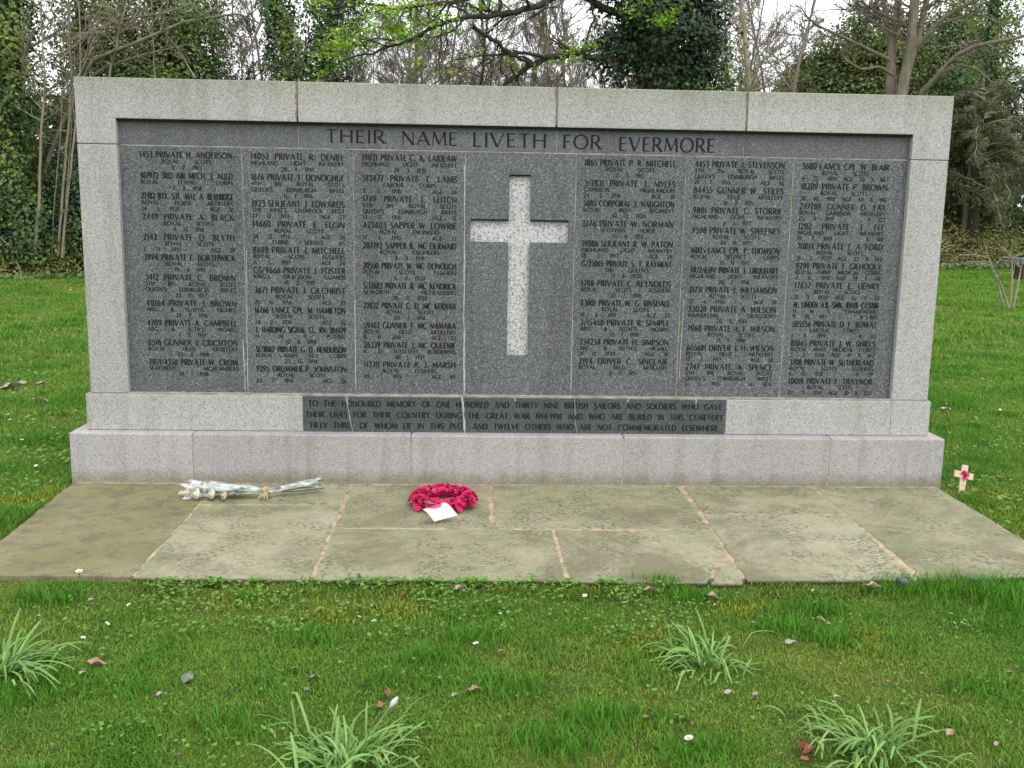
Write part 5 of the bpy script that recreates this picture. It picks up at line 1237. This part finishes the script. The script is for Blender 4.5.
# the olive evergreens behind it
def yew(u, off, top_v, half_w, label, seed, cols=YEW, dens=1.0, sparse=.4):
    b = at(u, off); z = ZV(u, top_v, b.y) - SOIL
    crown_tree(b, [((0, 0, z * .40), (half_w, half_w * .85, z * .42), int(1000 * dens), 14, .19, cols, .5), ((half_w * .1, 0, z * .70), (half_w * .78, half_w * .7, z * .30), int(1100 * dens), 14, .18, cols, .42), ((-half_w * .35, -.2, z * .56), (half_w * .6, half_w * .55, z * .25), int(600 * dens), 14, .17, cols + OLIVE[:1], .4)],
               label, seed=seed, trunk=(.25, z * .8))
yew(822, 9, 38, 1.9, 'lowest olive evergreen at the left end of the evergreen bank', 11)
yew(862, 8, 2, 2.4, 'rounded olive evergreen directly left of the pale forked tree', 12, YEW + OLIVE)
yew(935, 9, 0, 3.0, 'broad olive evergreen behind the pale forked tree', 13, YEW + IVY)
yew(795, 14, 58, 1.9, 'small distant evergreen low over the wall top beside the sky gap', 14)
b = at(990, 3.2); Y = b.y
ivy_tree(b, [(0, 0, 0), rel(b, 988, 130, Y), rel(b, 992, 60, Y), rel(b, 994, 0, Y), rel(b, 994, -80, Y)], .26, .14, 1.0, 5200, 'ivy hung trunk at the right edge above the drooping conifer', .13, IVY + OLIVE[2:], seed=15, branches=9, blen=2.2)
b = at(966, 2.5); Y = b.y
ivy_tree(b, [(0, 0, 0), rel(b, 966, 140, Y), rel(b, 964, 100, Y), rel(b, 962, 70, Y)], .2, .14, .9, 3200, 'short ivy column with bright green top touching the right memorial corner', .12, [(.05, .10, .018), (.08, .16, .02), (.035, .06, .02)], seed=16, branches=3)
# drooping conifers, grey-brown sprays over dark trunks
def conifer(u, off, top_v, reach, label, seed, n=70):
    rng = np.random.RandomState(900 + seed); b = at(u, off); z = ZV(u, top_v, b.y) - SOIL; t = empty('drooping_conifer', tuple(b)); tag(t, label, 'conifer', 'drooping conifers at the right')
    mb = MB(); mb.tube(wobble_path((0, 0, 0), (0, 0, 1), z, 8, rng, .03), np.linspace(.24, .05, 9), 8); mb.build('trunk', M['bark_dark'], t)
    tw = MB(); L = MB(); P = []
    for k in range(n):
        f = .34 + .66 * (k + rng.rand()) / n; a = rng.uniform(0, 6.28); ln = reach * (1.15 - .75 * f) * rng.uniform(.7, 1.2)
        q = wobble_path((0, 0, z * f), (math.cos(a), math.sin(a), .35), ln, 7, rng, .09, 0, .42); tips = []
        grow(tw, q, .026, .008, 2, rng, (11, 5), (.34, .4), (.4, .9), .15, -.03, .12, (4, 3, 3), tips, minr=.007)
        P.append(np.concatenate(tips)); 
    tw.build('branches', M['twig_pale'], t); P = np.concatenate(P); P = np.repeat(P, 3, 0); P = P + rng.normal(0, .05, P.shape); P[:, 2] -= rng.rand(len(P)) * .12
    leaf_quads(L, P, rng.normal(0, .6, P.shape) + np.array([0, 0, .5]), .10 * rng.uniform(.6, 1.4, len(P)), np.array([(.13, .16, .075), (.17, .185, .10), (.10, .13, .06)])[rng.randint(0, 3, len(P))] * rng.uniform(.7, 1.3, (len(P), 1)), rng, .30)
    L.build('foliage', M['leaf'], t); return t
conifer(975, 1.6, 88, 2.6, 'drooping conifer beside the right side of the memorial', 1)
conifer(1030, 2.4, 70, 3.0, 'drooping conifer cut by the right edge of the picture', 2)
conifer(930, 3.4, 100, 2.6, 'drooping conifer mostly hidden behind the right end of the wall', 3, 50)
# bare saplings and dark trunks in the gloom at the right
for u, off, lab in ((966, 2.0, 'brown bare trunk standing in the shade right of the memorial'), (1004, 3.0, 'dark trunk deep in the shade near the right edge')):
    bare_tree(at(u, off), 6.5, lab, int(u), .13, 'bark_grey', (7, 4, 3), (.22, .5, .5), start=.45)

# left understorey: holly bushes
def bush(u, off, top_v, half_w, label, seed, cols=HOLLY, n=520, leaf=.09, name='holly_bush', cat='bush', mat='ivy'):
    b = at(u, off); z = max(.5, ZV(u, top_v, b.y) - SOIL)
    crown_tree(b, [((0, 0, z * .5), (half_w, half_w * .8, z * .52), n, 12, leaf, cols, .28), ((half_w * .3, -.25, z * .3), (half_w * .8, half_w * .7, z * .33), n // 2, 12, leaf, cols, .25)], label, cat, name, trunk=(.05, z * .7), seed=seed, mat=mat, leafname='foliage')
bush(8, 1.7, 150, 1.3, 'blue green holly bush at the left picture edge under the ivy trunk', 21)
bush(55, 1.9, 140, 1.2, 'dark holly bush between the pale saplings left of the memorial', 22, HOLLY + IVY)
bush(95, 2.3, 165, 1.4, 'holly bush partly hidden by the left end of the memorial', 23, HOLLY)
bush(-30, 2.2, 120, 1.7, 'tall holly bush running out of the left side of the picture', 24, HOLLY + IVYD)
bush(30, 3.4, 95, 1.6, 'taller dark evergreen bush behind the hollies at the left', 25, IVYD, 560)

# twiggy bare trees far behind: the pinkish brown screen against the sky
far = []
fr = random.Random(31)
def far_trees():
    spots = [(u, fr.uniform(9, 24)) for u in (238, 262, 372, 398, 418, 436, 452, 476, 492, 508, 524, 541, 556, 572, 590, 606, 624, 724, 742, 760, 778, 800)] + [(u, fr.uniform(8, 18)) for u in (-20, 110)] + [(u, fr.uniform(3.0, 8)) for u in (248, 268, 372, 382, 404, 416, 432, 446, 470, 488, 500, 515, 534, 552, 566, 578, 592, 604, 618, 735, 250, 345, 362, 388, 396, 425, 465, 505, 560, 380, 408, 440, 484, 520, 548, 585, 612, 752, 772)]
    protos = []
    for i, (u, off) in enumerate(spots):
        b = at(u, off)
        if i < 5:
            o = bare_tree(b, fr.uniform(9, 12), 'bare twiggy tree standing far behind the memorial against the sky', 20 + i, .08, 'twig', (30, 11, 8), (.32, .5, .5), group='far bare trees behind the memorial', up=.10, start=.16, minr=.0075, wob=.12, ang=(.35, .8), leaves=(.10, .055, OLIVE, 2)); protos.append(o)
        else:
            o = copy_tree(protos[i % 5]); o.location = b; o.rotation_euler = (0, 0, fr.uniform(0, 6.28)); s = fr.uniform(.85, 1.2) if i < 24 else fr.uniform(.46, .66); o.scale = (s, s, s)
far_trees()

# undergrowth along the wood's edge and the woodland behind (stuff)
ur = np.random.RandomState(17)
def under(name, label, n, fx, depth, hfun, leaf, cols, mat='leaf', aspect=.7):
    mb = MB(); x = ur.uniform(*fx, n); o = ur.uniform(*depth, n); y = edgeY(x) + o; h = hfun(x, o); z = SOIL + h * (ur.rand(n) ** .7) * (.35 + .9 * fbm(x, y, .8, 70))
    c = np.array(cols); pat = fbm(x, y, .9, 75); ci = np.clip((pat * 1.4 - .2) * len(c) + ur.normal(0, .5, n), 0, len(c) - 1).astype(int)
    Nn = ur.normal(0, .5, (n, 3)); Nn[:, 2] += .8; Nn[:, 1] -= .3
    leaf_quads(mb, np.stack([x, y, z], 1), Nn, leaf * ur.uniform(.6, 1.4, n), c[ci] * ur.uniform(.65, 1.35, (n, 1)), ur, aspect); o = mb.build(name, M[mat]); tag(o, label, 'undergrowth', kind='stuff')
under('brambles', 'brown and green bramble bank along the edge of the wood', 46000, (-16, 24), (-.1, 3.2), lambda x, o: np.where(x < 0, .80, 1.35) * np.clip((o + .30) / .8, .12, 1.15), .085, [(.10, .15, .03), (.18, .22, .045), (.24, .19, .09), (.24, .29, .055), (.17, .125, .07), (.12, .19, .035)])
under('edge_herbs', 'pale green herbs fringing the lawn below the brambles', 7000, (-16, 26), (-.55, .25), lambda x, o: np.where(x < 0, .14, .32) + 0 * o, .11, [(.10, .17, .05), (.14, .21, .075), (.24, .28, .17)])
mb = MB(); bst = np.random.RandomState(3)
for k in range(260):
    x = bst.uniform(-14, 23); p = np.array([x, edgeY(x) + bst.uniform(0, 2.2), SOIL]); a = bst.uniform(0, 6.28)
    mb.tube(wobble_path(p, (math.cos(a), math.sin(a), 1.4), bst.uniform(.6, 2.2), 8, bst, .12, 0, .5), .009, 3)
tag(mb.build('bramble_stems', M['twig_pale']), 'arching dry bramble stems in the undergrowth', 'undergrowth', kind='stuff')
wd = MB(); n = 60000; x = ur.uniform(-40, 55, n); y = edgeY(x) + ur.uniform(6, 14, n) ; hgt = 3.0 + 2.6 * fbm(x, y, .16, 90); z = SOIL + hgt * ur.rand(n) ** .75
Nn = ur.normal(0, .6, (n, 3)); Nn[:, 1] -= .6; Nn[:, 2] += .5
cc = np.array(IVYD + YEW)[ur.randint(0, 7, n)] * ur.uniform(.6, 1.3, (n, 1)); leaf_quads(wd, np.stack([x, y, z], 1), Nn, .34 * ur.uniform(.6, 1.3, n), cc, ur, .7)
tag(wd.build('woodland', M['leaf']), 'dark mass of woodland thicket behind the first trees', 'woodland', kind='stuff')

# bare pale shrub on the right lawn, and the low bench behind it
p = G(1009, 309, SOIL); sh = empty('bare_shrub', tuple(p)); tag(sh, 'small bare shrub with a few pale upright stems on the right lawn', 'shrub')
mb = MB(); Y = p[1]; r5 = np.random.RandomState(2)
for pix in ([(1004, 311), (998, 285), (993, 270), (988, 256), (985, 245)], [(1009, 311), (1003, 290), (997, 276), (991, 268)], [(1010, 310), (1012, 285), (1012, 262), (1010, 253), (1000, 247)], [(1013, 309), (1018, 285), (1021, 268), (1012, 258), (1002, 257)], [(988, 258), (976, 255), (960, 255)], [(991, 266), (982, 262), (970, 262)], [(1021, 268), (1026, 255), (1032, 240)], [(985, 246), (984, 238)], [(1012, 258), (1020, 254), (1030, 253)]):
    q = np.array([WL(u, v, Y + r5.uniform(-.1, .1)) - p for u, v in pix]); q[0, 2] = max(q[0, 2], -.03) if pix[0][1] < 300 else 0
    grow(mb, q, .021 if pix[0][1] > 300 else .009, .009, 1, r5, (4,), (.25,), (.4, 1.), .15, .02, 0, (5, 3), minr=.006)
mb.build('stems', M['twig_pale'], sh)
pb = WL(1022, 283, 21.5); bn = empty('garden_bench', (float(pb[0]), 21.5, SOIL), R(18)); tag(bn, 'dark low bench with a grey top at the right edge of the picture', 'bench')
M['bench_grey'] = plain('weathered_grey', (.16, .17, .20), .7, .3, .3, 14); M['bench_dark'] = plain('bench_dark', (.07, .055, .05), .7, .3, .3, 14)
zb = ZV(1018, 258, 21.5) - SOIL
bm = bmesh.new(); prism(bm, [(-.35, -.25), (1.25, -.25), (1.25, .25), (-.35, .25)], zb - .16, zb, 'z', .02); obj('seat', bm, M['bench_grey'], bn)
for xx in (-.22, .98):
    bm = bmesh.new(); prism(bm, [(xx, -.2), (xx + .14, -.2), (xx + .14, .2), (xx, .2)], -.02, zb - .163, 'z', .01); obj('leg', bm, M['bench_dark'], bn)
bm = bmesh.new(); prism(bm, [(-.08, -.04), (.98, -.04), (.98, .04), (-.08, .04)], zb * .35, zb * .35 + .12, 'z', .01); obj('stretcher', bm, M['bench_dark'], bn)
